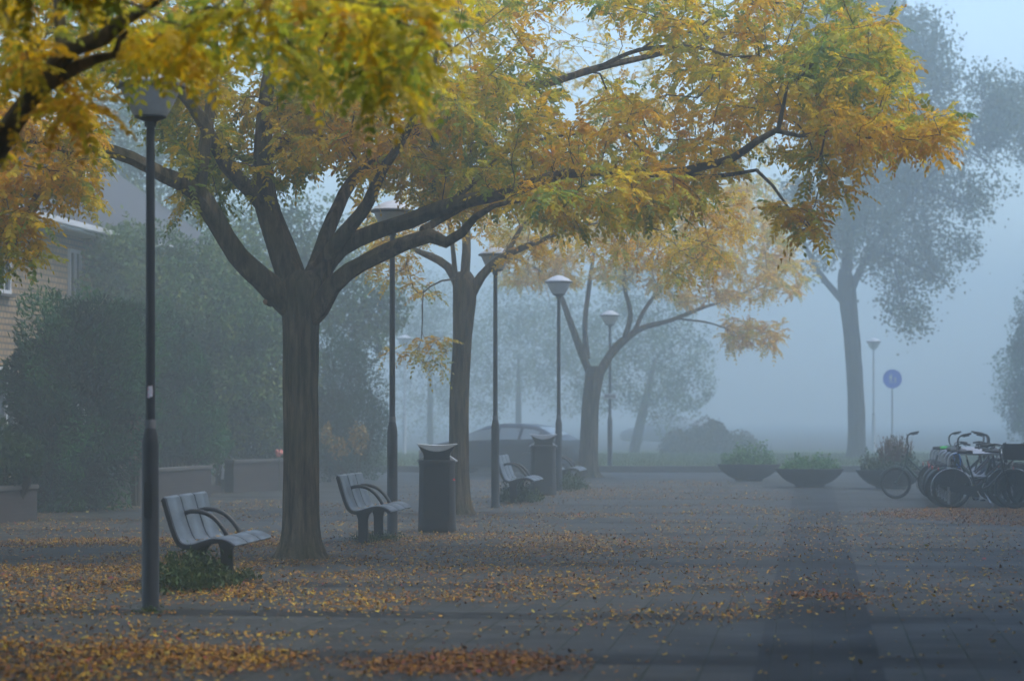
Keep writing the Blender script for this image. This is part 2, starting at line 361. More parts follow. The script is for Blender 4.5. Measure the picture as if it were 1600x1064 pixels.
def simple_leaves(P, size, tint, rs, aspect=.55, nrm=None, bias=None):
    n = len(P); l = unit(rs.normal(0, 1, (n, 3)) + (bias if bias is not None else np.array([0, 0, -.4])))
    m = rs.normal(0, 1, (n, 3))
    if nrm is not None: m = m * .7 + nrm
    wv = unit(np.cross(unit(m), l)); ln = size * rs.uniform(.65, 1.3, n); wd = ln * aspect * .5
    V = np.stack([P - l * (ln * .5)[:, None], P + wv * wd[:, None] - l * (ln * .05)[:, None], P + l * (ln * .5)[:, None], P - wv * wd[:, None] - l * (ln * .05)[:, None]], 1)
    return V.reshape(-1, 3), np.repeat(tint * rs.uniform(.75, 1.25, (n, 1)), 4, 0)

# ------------------------------------------------------------------ trees
def in_poly(px, py, poly):
    ins = np.zeros(len(px), bool); n = len(poly)
    for i in range(n):
        x1, y1 = poly[i]; x2, y2 = poly[(i + 1) % n]
        c = ((y1 > py) != (y2 > py)) & (px < (x2 - x1) * (py - y1) / (y2 - y1 + 1e-9) + x1); ins ^= c
    return ins
def cloud(rs, poly, n, D0, d0, d1, holes=()):
    """points for twigs: inside an outline, spread over a real depth range d0..d1 about D0"""
    xs = [p[0] for p in poly]; ys = [p[1] for p in poly]; out = []
    while len(out) < n:
        px = rs.uniform(min(xs), max(xs), n); py = rs.uniform(min(ys), max(ys), n); ok = in_poly(px, py, poly)
        for h in holes: ok &= ~in_poly(px, py, h)
        dd = rs.uniform(d0, d1, n)
        for a, b, c, k in zip(px, py, dd, ok):
            if k and len(out) < n: out.append(tuple(U(a, b, D0 + c)))
    return np.array(out)

def build_tree(name, label, trunk, limbs, att, seed, group=None, leafmode='compound', per=6, leafL=(.2, .32), npair=6,
               u0=.38, uamp=.75, utip=.0, uper=0.14, bark='bark', sides=10, palette_=None, leafm='leaf', cat='tree', step=.16, extras=None, LS=.9, greenfn=None, leafwid=.2, simple=None):
    rs = np.random.RandomState(seed)
    root = empty(name, label, cat, trunk[0][0], group=group); off = Vector(trunk[0][0])
    pos = []; par = []; dr = []; okn = []
    mbT = MB(); mbB = MB()
    def add_limb(pts, first, r_attach=True, mb=mbB, n=sides, wob=.3):
        P = catmull([(*p[0], p[1]) for p in pts], step)
        ids = []
        for i, q in enumerate(P):
            t = P[min(i + 1, len(P) - 1)][:3] - P[max(i - 1, 0)][:3]
            pos.append(q[:3]); dr.append(t / max(np.linalg.norm(t), 1e-9)); okn.append(r_attach and i > len(P) * .12); ids.append(len(pos) - 1)
        jit = 0.02
        mb.tube([Vector(q[:3]) - off for q in P], [max(q[3] * LS, .004) for q in P], n, True, wob=wob)
    # trunk with flaring roots
    T = catmull([(*p[0], p[1]) for p in trunk], .08)
    b = len(mbT.v); n = 64
    for i, q in enumerate(T):
        z = q[2] - T[0][2]
        for j in range(n):
            a = 2 * math.pi * j / n
            fl = 1 + .5 * math.exp(-z / .13) * max(.1, 1 + 1.3 * mnoise.noise(Vector((math.cos(a) * 1.9, math.sin(a) * 1.9, seed * 3.3)))) + .3 * math.exp(-z / .05) * max(0, mnoise.noise(Vector((math.cos(a) * 3.6, math.sin(a) * 3.6, seed)))) + .12 * math.exp(-z / .7)
            r = q[3] * fl * (1 + .05 * mnoise.noise(Vector((a * 3.1, z * .8, seed))) + .05 * mnoise.noise(Vector((math.cos(a) * 5, math.sin(a) * 5, z * 1.1 + seed))) + .05 * mnoise.noise(Vector((math.cos(a) * 9.5, math.sin(a) * 9.5, z * 1.7 + seed))))
            mbT.v.append((q[0] - off.x + math.cos(a) * r, q[1] - off.y + math.sin(a) * r, q[2] - off.z))
        if i:
            for j in range(n): mbT.f.append((b + (i - 1) * n + j, b + (i - 1) * n + (j + 1) % n, b + i * n + (j + 1) % n, b + i * n + j))
    mbT.f.append(tuple(b + (len(T) - 1) * n + j for j in range(n)))
    for lm in limbs: add_limb(lm, True)
    pos_a = np.zeros((60000, 3)); dr_a = np.zeros((60000, 3)); ok_a = np.zeros(60000, bool); cnt = len(pos)
    pos_a[:cnt] = np.array(pos); dr_a[:cnt] = np.array(dr); ok_a[:cnt] = np.array(okn)
    par_a = -np.ones(60000, int); rad = np.zeros(60000)
    d0 = np.array([np.min(np.linalg.norm(pos_a[:cnt] - a, axis=1)) for a in att]); order = np.argsort(d0)
    paths = []
    for ai in order:
        a = att[ai]; v = a - pos_a[:cnt]; d = np.linalg.norm(v, axis=1)
        cosd = (v * dr_a[:cnt]).sum(1) / np.maximum(d, 1e-6)
        cost = d * (1 + .55 * (1 - cosd)); cost[~ok_a[:cnt]] = 1e9
        k = int(np.argmin(cost)); L = d[k]
        if L < .08: continue
        ns = max(2, int(L / .22)); p0 = pos_a[k]; p1 = p0 + dr_a[k] * L * .42 + np.array([0, 0, .06 * L]) + rs.normal(0, .05 * L, 3)
        ids = [k]
        for i in range(1, ns + 1):
            t = i / ns; q = p0 * (1 - t) ** 2 + 2 * p1 * t * (1 - t) + a * t * t
            if i < ns: q = q + rs.normal(0, .018, 3)
            pos_a[cnt] = q; par_a[cnt] = ids[-1]; dr_a[cnt] = (q - pos_a[ids[-1]]); dr_a[cnt] /= max(np.linalg.norm(dr_a[cnt]), 1e-9); ok_a[cnt] = True
            ids.append(cnt); cnt += 1
        paths.append(ids)
    ex = 2.35; tip = .0038
    acc = np.zeros(cnt); kids = np.zeros(cnt, int)
    for c in range(cnt - 1, -1, -1):
        if kids[c] == 0: acc[c] = tip ** ex
        if par_a[c] >= 0: acc[par_a[c]] += acc[c]; kids[par_a[c]] += 1
    rad = np.minimum(acc ** (1 / ex), .07)
    for ids in paths:
        pts = [Vector(pos_a[i]) - off for i in ids]; rr = [min(rad[ids[1]], rad[ids[0]] if par_a[ids[0]] >= 0 else 9)] + [rad[i] for i in ids[1:]]
        mbB.tube(pts, [max(float(x), .003) for x in rr], 5 if rr[0] > .012 else 4, False)
    tr = mbT.build('trunk', M[bark], root); br = mbB.build('branches', M[bark], root)
    # foliage
    LP = []; LD = []; LU = []
    pal = PAL if palette_ is None else palette_
    for ids in paths:
        a = pos_a[ids[-1]]; nz = mnoise.noise(Vector(a) * .55 + Vector((seed, 0, 0))); nz2 = mnoise.noise(Vector(a) * 1.7 + Vector((seed, 5, 0)))
        ub = u0 + uamp * (.6 * nz + .4 * nz2) + (greenfn(a) if greenfn else 0)
        m_ = len(ids) - 1
        for k in range(per):
            f = 1 - .85 * (k / per) * min(1, 4 / max(m_, 1)); x = f * m_; i = min(int(x), m_ - 1); t = x - i
            p = pos_a[ids[i]] * (1 - t) + pos_a[ids[i + 1]] * t; d = dr_a[ids[i + 1]]
            lat = np.cross(d, np.array([0, 0, 1.0])) * (1 if k % 2 else -1) + rs.normal(0, .45, 3)
            v = d * (.9 if k == 0 else .45) + lat * (.2 if k == 0 else .85) + np.array([0, 0, .05])
            LP.append(p); LD.append(v); LU.append(ub + rs.normal(0, uper) + (utip if k == 0 else 0))
    LP = np.array(LP); LD = unit(np.array(LD)); tint = palette(np.array(LU), pal)
    if leafmode == 'compound':
        V, Tn = compound_leaves(LP, LD, rs.uniform(*leafL, len(LP)), tint, rs, npair, leafwid); k = 6
    else:
        m_, spread, size = simple
        P2 = np.repeat(LP, m_, 0) + rs.normal(0, spread, (len(LP) * m_, 3)); V, Tn = simple_leaves(P2, size, np.repeat(tint, m_, 0), rs, .7); k = 4
    V = V - np.array(off)
    mesh_np('crown', V, np.arange(len(V)).reshape(-1, k), M[leafm], root, Tn)
    return root

TREE_GROUP = "autumn trees planted in a row along the square"
def limb(D0, pts): return [(U(x, y, D0 + dd), r) for x, y, dd, r in pts]

# --- first big tree in view
D1 = GD(873)
def t1():
    base = G(470, 873)
    trunk = [(base, .205), (U(470, 780, D1), .2), (U(470, 640, D1), .198), (U(470, 520, D1), .2), (U(472, 470, D1), .235), (U(474, 440, D1), .25), (U(476, 424, D1), .17)]
    L = [limb(D1, p) for p in [
        [(462, 485, 0, .17), (428, 452, -.1, .165), (372, 400, -.3, .135), (338, 345, -.4, .12), (306, 298, -.5, .125), (255, 274, -.7, .1), (205, 247, -.9, .09), (150, 232, -1.1, .085), (100, 235, -1.3, .07), (40, 225, -1.6, .05), (-60, 205, -2, .03)],
        [(312, 292, -.5, .09), (319, 240, -.5, .085), (326, 190, -.4, .075), (334, 120, -.3, .05), (338, 40, -.2, .03), (345, -80, 0, .02)],
        [(468, 470, 0, .19), (446, 402, .1, .17), (416, 318, .2, .145), (412, 262, .2, .125), (413, 190, .3, .105), (420, 110, .3, .08), (430, 0, .4, .055), (440, -150, .5, .03)],
        [(420, 330, .2, .11), (392, 298, .1, .1), (353, 257, -.2, .09), (326, 205, -.4, .085), (286, 148, -.7, .07), (240, 127, -.9, .05), (190, 113, -1.1, .04), (146, 106, -1.3, .028), (80, 85, -1.6, .015)],
        [(412, 255, .2, .08), (436, 226, .5, .07), (460, 200, .8, .06), (490, 140, 1.1, .045), (520, 60, 1.4, .03), (540, -60, 1.7, .02)],
        [(482, 455, 0, .19), (496, 415, .2, .14), (510, 366, .4, .105), (529, 321, .6, .09), (548, 285, .8, .075), (600, 240, 1.0, .065), (680, 190, 1.2, .06), (767, 142, 1.3, .058), (853, 131, 1.4, .055), (940, 105, 1.5, .045), (1040, 82, 1.6, .032), (1140, 50, 1.7, .02)],
        [(500, 420, .1, .12), (528, 377, -.2, .1), (551, 349, -.3, .09), (574, 318, -.5, .08), (600, 262, -.8, .06), (630, 218, -1.1, .045), (670, 130, -1.5, .03), (690, 40, -1.8, .02)],
        [(500, 432, 0, .13), (532, 388, 0, .115), (588, 360, -.1, .105), (640, 345, -.2, .1), (690, 325, -.3, .092), (746, 310, -.5, .085), (791, 301, -.6, .075), (857, 279, -.7, .07), (920, 268, -.8, .065), (1041, 271, -1.0, .058), (1100, 260, -1.1, .052), (1145, 247, -1.2, .047), (1182, 221, -1.3, .04), (1216, 202, -1.3, .034), (1229, 140, -1.3, .022), (1262, 110, -1.4, .016), (1300, 60, -1.5, .01)],
        [(478, 500, 0, .17), (500, 478, -.1, .15), (520, 445, -.2, .125), (545, 424, -.3, .112), (590, 400, -.4, .105), (635, 380, -.6, .102), (672, 368, -.7, .098), (697, 379, -.8, .07), (722, 364, -.9, .058), (742, 340, -1.0, .045), (772, 322, -1.2, .03), (830, 312, -1.5, .015)],
        [(1210, 204, -1.3, .03), (1250, 213, -1.4, .024), (1300, 205, -1.6, .018), (1350, 215, -1.7, .012), (1420, 222, -1.8, .008)],
        [(1050, 273, -1.0, .032), (1110, 277, -1.1, .028), (1150, 272, -1.2, .025), (1182, 266, -1.3, .022), (1207, 290, -1.4, .017), (1232, 325, -1.5, .013), (1260, 352, -1.6, .008)],
        [(930, 108, 1.5, .03), (1000, 78, 1.0, .026), (1082, 73, .6, .024), (1131, 86, .4, .02), (1183, 92, .2, .015), (1240, 112, 0, .009)],
        [(118, 236, -1.2, .05), (85, 275, -1.5, .038), (55, 308, -1.8, .028), (30, 370, -2.0, .015), (10, 410, -2.1, .008)],
        [(690, 330, -.3, .05), (735, 290, -.1, .035), (790, 240, .1, .025), (860, 215, .3, .018), (960, 205, .4, .012)],
        [(660, 360, -.5, .06), (685, 345, -.3, .05), (730, 322, .2, .03)],
    ]]
    rs = np.random.RandomState(11)
    hole = [[(1195, 245), (1260, 250), (1265, 320), (1215, 300)], [(846, 30), (905, 10), (990, 35), (1060, 85), (1040, 115), (960, 120), (900, 185), (850, 170), (880, 110), (820, 100)],
            [(690, 50), (760, 60), (760, 110), (690, 105)], [(560, 292), (648, 292), (648, 352), (560, 352)]]
    A = [cloud(rs, [(380, -40), (1300, -40), (1405, 40), (1440, 140), (1340, 170), (1250, 260), (1180, 240), (1110, 300), (1000, 265), (900, 300), (800, 300), (700, 300), (560, 270), (440, 240)], 930, D1, -1.6, 3.4, hole),
         cloud(rs, [(1180, 60), (1380, 40), (1430, 140), (1500, 175), (1490, 215), (1400, 215), (1330, 250), (1250, 200)], 150, D1, -2.6, 1.6),
         cloud(rs, [(1250, 210), (1345, 220), (1345, 290), (1310, 310), (1260, 290)], 18, D1, -2.2, -.6),
         cloud(rs, [(1350, 190), (1470, 190), (1465, 235), (1420, 235)], 30, D1, -2.2, -.8),
         cloud(rs, [(1205, 320), (1300, 325), (1315, 360), (1215, 362)], 19, D1, -2.2, -1.0),
         cloud(rs, [(800, 270), (1000, 270), (1110, 275), (1105, 325), (990, 340), (960, 352), (885, 352), (800, 300)], 105, D1, -2.6, 1.2),
         cloud(rs, [(180, 130), (520, 100), (540, 250), (500, 250), (420, 300), (300, 345), (270, 330), (300, 250), (235, 215)], 250, D1, -.7, 3.0, [[(130, 120), (215, 140), (230, 215), (180, 200)]]),
         cloud(rs, [(-80, 160), (140, 150), (170, 250), (150, 320), (70, 330), (60, 410), (-60, 430)], 210, D1, -3.0, -.6),
         cloud(rs, [(-80, -40), (380, -40), (380, 110), (120, 140), (-80, 140)], 190, D1, -2.5, 2.5),
         cloud(rs, [(430, 100), (780, 110), (800, 260), (640, 275), (520, 255), (430, 250)], 130, D1, .1, 3.2, hole),
         cloud(rs, [(450, 120), (760, 120), (760, 215), (470, 215)], 35, D1, -2.2, .2, hole),
         cloud(rs, [(560, 280), (790, 260), (800, 320), (700, 330), (580, 320)], 40, D1, 0, 2.4, hole),
         cloud(rs, [(-200, -420), (1100, -420), (1300, -40), (-300, -40)], 70, D1, -4.0, 4.0)]
    green = lambda a: (.25 * max(0, min(1, (1.0 * (a[0] * RGT.x + a[1] * RGT.y) - 3.0) / 2.0)) * (.3 + .9 * mnoise.noise(Vector(a) * 2.3)))
    r = build_tree('autumn_tree', 'large autumn tree with thick forked limbs, its long bough reaching out over the square', trunk, L, np.concatenate(A), 3, TREE_GROUP,
                   per=7, leafL=(.17, .34), utip=.2, greenfn=green, u0=.47, sides=12, leafwid=.25)
    # pruning knob with a pale sawn face
    mb = MB(); c = U(432, 470, D1 - .12) - Vector(base); mb.ball(c, .075, 7); mb.ball(c + Vector((-.07, -.02, -.02)), .05, 6); mb.ball(c + Vector((.06, -.03, .04)), .06, 6)
    kb = mb.build('pruning_knob', M['bark'], r)
    m2 = MB(); m2.tube([c + Vector((-.115, -.03, -.015)), c + Vector((-.122, -.055, -.012))], [.036, .03], 9); m2.build('sawn_face', M['cut'], kb)
    return r
t1()

# --- nearest tree, trunk just out of the picture on the left
D0 = 16.2
def t0():
    base = U(-135, HOR + CAM_H * F / D0, D0); base.z = 0
    trunk = [(base, .21), (U(-133, 800, D0), .2), (U(-130, 600, D0), .195), (U(-126, 470, D0), .22), (U(-122, 430, D0), .2)]
    L = [limb(D0, p) for p in [
        [(-128, 470, 0, .17), (-90, 370, -.3, .13), (-30, 275, -.6, .1), (20, 190, -.8, .087), (60, 135, -1.0, .08), (82, 110, -1.0, .076)],
        [(78, 118, -1.0, .06), (95, 70, -.9, .045), (93, 20, -.8, .038), (85, -60, -.6, .028), (90, -200, -.3, .015)],
        [(76, 118, -1.0, .075), (110, 78, -1.2, .055), (160, 60, -1.4, .05), (200, 28, -1.6, .043), (235, 8, -1.8, .036), (300, -30, -2.1, .026), (420, -60, -2.5, .018)],
        [(62, 136, -1.0, .07), (105, 112, -1.1, .048), (150, 92, -1.2, .036), (180, 86, -1.3, .024), (188, 60, -1.3, .018), (205, 44, -1.4, .012)],
        [(-128, 440, 0, .15), (-150, 300, .4, .12), (-120, 100, 1.0, .09), (-60, -100, 1.6, .06), (60, -250, 2.4, .03)],
        [(-120, 100, 1.0, .06), (0, -60, 1.0, .05), (300, -60, .6, .045), (480, -20, .3, .04), (600, 30, 0, .03), (680, 58, -.2, .022), (705, 75, -.3, .016)],
        [(-128, 450, 0, .15), (-260, 250, -1, .11), (-420, 60, -2, .07), (-600, -100, -3, .03)],
        [(80, -100, -.6, .04), (150, -10, -.8, .03), (165, 40, -.9, .02), (180, 58, -.9, .012)],
    ]]
    rs = np.random.RandomState(5)
    A = [cloud(rs, [(-30, -60), (240, -60), (200, -10), (110, 10), (60, 0), (-30, 20)], 40, D0, -3.2, 1.5),
         cloud(rs, [(20, 50), (85, 30), (85, 120), (30, 130)], 13, D0, -2.0, .2),
         cloud(rs, [(95, 140), (140, 135), (140, 180), (90, 178)], 8, D0, -1.6, -.4),
         cloud(rs, [(215, 60), (320, 30), (300, 110), (215, 105)], 16, D0, -2.6, -.6), cloud(rs, [(175, 50), (290, 50), (290, 105), (180, 100)], 22, D0, -1.4, 1.6),
         cloud(rs, [(300, -60), (720, -60), (690, 90), (560, 100), (440, 70), (330, 60)], 75, D0, -2.8, 1.0),
         cloud(rs, [(560, 80), (665, 80), (655, 165), (580, 160)], 16, D0, -2.6, -.8),
         cloud(rs, [(400, 60), (520, 50), (500, 150), (430, 140)], 14, D0, -1.6, .8),
         cloud(rs, [(-100, 120), (10, 130), (0, 230), (-100, 260)], 12, D0, -1.5, 1.0),
         cloud(rs, [(-900, -620), (900, -620), (800, -120), (-900, -80)], 45, D0, -5.0, 3.5)]
    build_tree('autumn_tree', 'autumn tree nearest the camera, only a blurred mossy bough showing at the left edge', trunk, L, np.concatenate(A), 9, TREE_GROUP,
               per=6, leafL=(.2, .31), u0=.54, uamp=.75, sides=12, leafwid=.25)
t0()

# --- trees added out of view at both sides to shade the near fog and ground
def shade_tree(label, x, y, seed, h=9.5, R=5.2, zb=4.9):
    rs = np.random.RandomState(seed); b = Vector((x, y, 0))
    trunk = [(b, .22), (b + Vector((0, 0, 2)), .2), (b + Vector((0, 0, zb - 1.5)), .19)]
    L = []
    for i in range(6):
        a = i * 1.05 + seed; L.append([(b + Vector((0, 0, zb - 1.8)), .12), (b + Vector((math.cos(a) * R * .35, math.sin(a) * R * .35, zb + .1)), .09), (b + Vector((math.cos(a) * R * .8, math.sin(a) * R * .8, zb + 1.7)), .03)])
    n = 800; a = rs.uniform(0, 6.28, n); q = R * np.sqrt(rs.uniform(0, 1, n)); z = zb + rs.uniform(0, 1, n) * (h - zb) * np.sqrt(np.maximum(1 - (q / R) ** 2, .05))
    build_tree('autumn_tree', label, trunk, L, np.stack([x + q * np.cos(a), y + q * np.sin(a), z], 1), seed, TREE_GROUP, leafmode='simple', simple=(22, .36, .14), per=5, u0=.42, uamp=.7, sides=8, step=.4)
shade_tree('added autumn tree out of view at the right, shading the near air', 7.4, 17.5, 64, 9.8, 5.2)
shade_tree('added autumn tree shading the air outside the right edge before the bicycles', 10.6, 28, 65, 9.8, 5.8)
shade_tree('added autumn tree shading the air outside the right edge beside the bicycles', 12.0, 39, 66, 9.8, 5.8)
shade_tree('added autumn tree shading the air outside the right edge beyond the bicycles', 13.2, 50, 69, 9.8, 5.8)
shade_tree('added autumn tree out of view at the left, shading the near air', -12.5, 18, 67, 9.8, 5.2)
shade_tree('added high crowned tree outside the left edge, shading air before the hedge', -13.5, 29, 68, 13.5, 6.2, 8.0)
shade_tree('added high crowned tree beyond the left edge, shading air before the house', -15.2, 39, 70, 14, 6.0, 9.6)

# --- second tree of the row
D2 = GD(803)
def t2():
    base = G(718, 803)
    trunk = [(base, .165), (U(717, 720, D2), .16), (U(718, 620, D2), .16), (U(722, 540, D2), .155), (U(726, 470, D2), .19), (U(726, 440, D2), .19), (U(724, 425, D2), .12)]
    L = [limb(D2, p) for p in [
        [(718, 450, 0, .09), (700, 417, .1, .075), (672, 400, .3, .068), (640, 386, .5, .05), (590, 350, .8, .035), (540, 300, 1.0, .02)],
        [(712, 445, 0, .06), (709, 400, -.1, .045), (702, 350, -.2, .035), (690, 280, -.3, .02)],
        [(726, 440, 0, .1), (729, 390, .1, .085), (728, 340, .2, .07), (735, 250, .4, .045), (745, 150, .6, .02)],
        [(734, 465, 0, .11), (752, 432, -.1, .09), (778, 406, -.2, .075), (806, 392, -.3, .06), (850, 374, -.5, .045), (900, 355, -.8, .035), (980, 350, -1.1, .026), (1060, 368, -1.4, .018), (1120, 385, -1.6, .01)],
        [(790, 400, -.25, .05), (812, 360, 0, .035), (850, 300, .4, .02)],
        [(712, 436, -.1, .022), (690, 439, -.3, .016), (672, 448, -.4, .014), (661, 458, -.5, .013), (660, 500, -.6, .011), (658, 532, -.6, .009)],
    ]]
    rs = np.random.RandomState(21)
    A = [cloud(rs, [(540, 300), (900, 260), (900, 345), (800, 365), (560, 390)], 150, D2, -2.6, 2.6),
         cloud(rs, [(820, 340), (1000, 300), (1150, 300), (1170, 360), (1125, 425), (1060, 440), (1010, 410), (880, 400)], 170, D2, -2.6, 1.4),
         cloud(rs, [(560, 395), (650, 390), (640, 438), (570, 445)], 22, D2, -1.5, .6),
         np.array([tuple(U(x, y, D2 - .6 + d)) for x, y, d in [(641, 535, 0), (655, 548, .2), (676, 530, .1), (690, 528, -.1), (640, 552, .1), (672, 556, -.2), (685, 565, 0), (605, 555, .3), (614, 548, .2), (699, 533, .2), (660, 566, 0), (690, 575, .1), (672, 545, .2)]]),
         cloud(rs, [(640, 440), (690, 445), (700, 460), (650, 470)], 7, D2, -.8, .3),
         cloud(rs, [(780, 380), (840, 370), (850, 405), (790, 408)], 16, D2, -1.0, .8),
         cloud(rs, [(380, -120), (1050, -120), (1000, 250), (480, 250)], 150, D2, -3.2, 3.2)]
    build_tree('autumn_tree', 'slimmer autumn tree standing behind the litter bin with a thin twig hanging at its left', trunk, L, np.concatenate(A), 14, TREE_GROUP,
               per=6, leafL=(.2, .33), u0=.4, uamp=.8, npair=5, leafwid=.24)
t2()

# --- third tree, deep in the fog
D3 = GD(746)
def t3():
    base = G(919, 746)
    trunk = [(base, .235), (U(920, 690, D3), .225), (U(923, 630, D3), .215), (U(928, 590, D3), .23), (U(930, 572, D3), .22)]
    L = [limb(D3, p) for p in [
        [(922, 585, 0, .15), (905, 540, -.1, .12), (890, 500, -.2, .1), (876, 462, -.3, .085), (862, 440, -.4, .06), (830, 415, -.6, .04), (790, 400, -.9, .02)],
        [(918, 560, 0, .1), (914, 510, .2, .085), (920, 450, .3, .07), (930, 380, .4, .04), (935, 310, .5, .02)],
        [(936, 585, 0, .17), (955, 552, .1, .15), (978, 528, .2, .13), (1005, 512, .3, .1), (1050, 500, .5, .075), (1100, 480, .7, .055), (1140, 468, .9, .035), (1200, 440, 1.1, .02)],
        [(975, 530, .2, .09), (985, 490, 0, .075), (975, 440, -.3, .06), (985, 380, -.6, .04), (1000, 310, -.8, .02)],
        [(990, 520, .2, .08), (1010, 480, .5, .07), (1050, 430, .9, .05), (1100, 380, 1.2, .03), (1150, 330, 1.4, .02)],
        [(1060, 498, .5, .04), (1110, 505, .4, .03), (1150, 520, .3, .02), (1180, 530, .2, .012)],
    ]]
    rs = np.random.RandomState(31)
    A = [cloud(rs, [(770, 350), (1000, 330), (1000, 440), (900, 450), (780, 440)], 180, D3, -3, 3),
         cloud(rs, [(980, 300), (1200, 280), (1275, 430), (1240, 460), (1140, 470), (1020, 470)], 340, D3, -3.5, 3.5),
         cloud(rs, [(1130, 500), (1225, 505), (1215, 545), (1140, 545)], 38, D3, -1.2, 1.2),
         cloud(rs, [(700, 0), (1200, 0), (1230, 300), (740, 340)], 200, D3, -4, 4)]
    build_tree('autumn_tree', 'pale autumn tree forking low and standing deep in the fog left of the bowl planters', trunk, L, np.concatenate(A), 24, TREE_GROUP,
               LS=.78, per=9, leafL=(.24, .36), u0=.34, uamp=.55, npair=5, leafwid=.27)
t3()

# --- tall broad-leaved tree on the verge, right
PALG = np.array([[0.18, 0.19, 0.08], [0.13, 0.16, 0.065], [0.09, 0.13, 0.06], [0.07, 0.11, 0.05]])
DV = 85.6
def tr():
    base = U(1338, 719, DV); base.z = .02
    trunk = [(base, .3), (U(1338, 640, DV), .29), (U(1332, 540, DV), .28), (U(1326, 480, DV), .3), (U(1322, 440, DV), .3), (U(1320, 420, DV), .2)]
    L = [limb(DV, p) for p in [
        [(1318, 470, 0, .16), (1290, 440, .2, .13), (1268, 405, .4, .1), (1250, 360, .6, .06), (1235, 300, .8, .03)],
        [(1322, 440, 0, .22), (1326, 370, .2, .2), (1340, 290, .4, .16), (1370, 200, .6, .12), (1400, 90, .8, .08), (1420, -60, 1, .03)],
        [(1332, 450, 0, .15), (1355, 400, -.3, .12), (1390, 350, -.6, .1), (1440, 290, -1, .08), (1500, 230, -1.4, .05), (1560, 180, -1.8, .02)],
        [(1360, 395, -.3, .07), (1400, 400, -.8, .06), (1440, 420, -1.2, .04), (1480, 440, -1.5, .02)],
        [(1380, 190, .6, .08), (1340, 100, 1, .06), (1340, 0, 1.4, .03)],
        [(1330, 340, .3, .09), (1300, 270, .8, .07), (1285, 190, 1.2, .05), (1280, 100, 1.5, .02)],
        [(1440, 290, -1, .06), (1480, 310, -1.3, .04), (1530, 325, -1.6, .015)],
        [(1500, 230, -1.4, .04), (1545, 255, -1.2, .03), (1565, 290, -1.2, .012)],
        [(1345, 300, .4, .1), (1390, 260, 0, .08), (1440, 200, -.4, .06), (1465, 120, -.6, .03)],
        [(1395, 400, -.8, .05), (1405, 450, -1, .035), (1418, 500, -1.1, .012)]]]
    rs = np.random.RandomState(41)
    def blobs(lst, n_per):
        out = []
        for x, y, r in lst:
            k = max(3, int(n_per * (r / 30) ** 2)); a = rs.uniform(0, 2 * math.pi, k); q = r * np.sqrt(rs.uniform(0, 1, k))
            dd = rs.uniform(-1.6, 1.6)
            out += [tuple(U(x + q_ * math.cos(a_), y + q_ * math.sin(a_) * .8, DV + dd + rs.normal(0, .5))) for a_, q_ in zip(a, q)]
        return np.array(out)
    bl = [(1400, 30, 50), (1440, 60, 45), (1460, 110, 40), (1420, 130, 50), (1380, 90, 50), (1350, 160, 55), (1400, 200, 55), (1450, 180, 45), (1480, 220, 35),
          (1330, 260, 50), (1380, 280, 55), (1440, 270, 48), (1490, 300, 40), (1530, 330, 24), (1300, 330, 45), (1350, 350, 50), (1410, 350, 46), (1460, 360, 38), (1500, 385, 26),
          (1290, 390, 34), (1390, 410, 40), (1430, 420, 36), (1470, 430, 24), (1405, 470, 30), (1430, 490, 20), (1415, 505, 14), (1545, 150, 40), (1580, 170, 40), (1530, 190, 30), (1570, 215, 35), (1610, 240, 26),
          (1560, 290, 18), (1590, 135, 28), (1540, 240, 24), (1340, 10, 50), (1300, 120, 50), (1290, 220, 50), (1260, 300, 40), (1610, 190, 40), (1270, 20, 60)]
    att = blobs(bl, 9)
    build_tree('broad_leaved_tree', 'tall grey green tree on the grass verge in the fog beside the round blue sign', trunk, L, att, 44, None,
               leafmode='simple', simple=(18, .31, .135), per=5, u0=.5, uamp=.9, palette_=PALG, leafm='leafg', bark='bark2', step=.4)
tr()

# ------------------------------------------------------------------ ground
def sheet(name, pts, z, m, kind='structure'):
    mb = MB(); mb.add([(p[0], p[1], z) for p in pts], [tuple(range(len(pts)))]); o = mb.build(name, m, None, False); o['kind'] = kind; return o
sheet('ground', [(-150, -40), (150, -40), (150, 330), (-150, 330)], 0, M['paving'])
sheet('paving_strip', [(-.37, -20), (.47, -20), (.47, 62), (-.37, 62)], .004, M['strip'])
def cross(D, x): p = FWD * D + RGT * x; return (p.x, p.y)
KD = 67.8
road = sheet('road', [cross(112, -120), cross(112, 120), cross(134, 120), cross(134, -120)], .006, M['asphalt'])
kb = MB(); c = FWD * (KD + .15) + RGT * 20; kb.box((c.x, c.y, .09), (110, .3, .18), YAW); k = kb.build('kerb', M['kerb'], None, False, .015); k['kind'] = 'structure'
vb = MB(); c = FWD * (KD + 18.3) + RGT * 20; vb.box((c.x, c.y, .01), (110, 35.98, .03), YAW); v = vb.build('verge', M['turf'], None, False); v['kind'] = 'structure'
# grass on the verge
rs = np.random.RandomState(2)
n = 42000; dd = rs.uniform(5.5, 26, n); xx = rs.uniform(-18, 18, n)
P = np.stack([FWD.x * (KD + .4 + dd) + RGT.x * xx, FWD.y * (KD + .4 + dd) + RGT.y * xx, np.full(n, .07)], 1)
V, T = simple_leaves(P, .18, palette(rs.uniform(0, 1, n), np.array([[.06, .11, .03], [.1, .15, .04], [.14, .15, .06]])), rs, .14, bias=np.array([0, 0, 2.5]))
g = mesh_np('grass', V, np.arange(len(V)).reshape(-1, 4), M['leafg'], None, T); tag(g, 'short rough grass on the raised verge behind the kerb', 'grass', kind='stuff')

# garden border strip of soil on the left
sheet('soil_bed', [(-30, 34), (-12.2, 34), (-11.6, 62), (-30, 70)], .004, M['soil'])

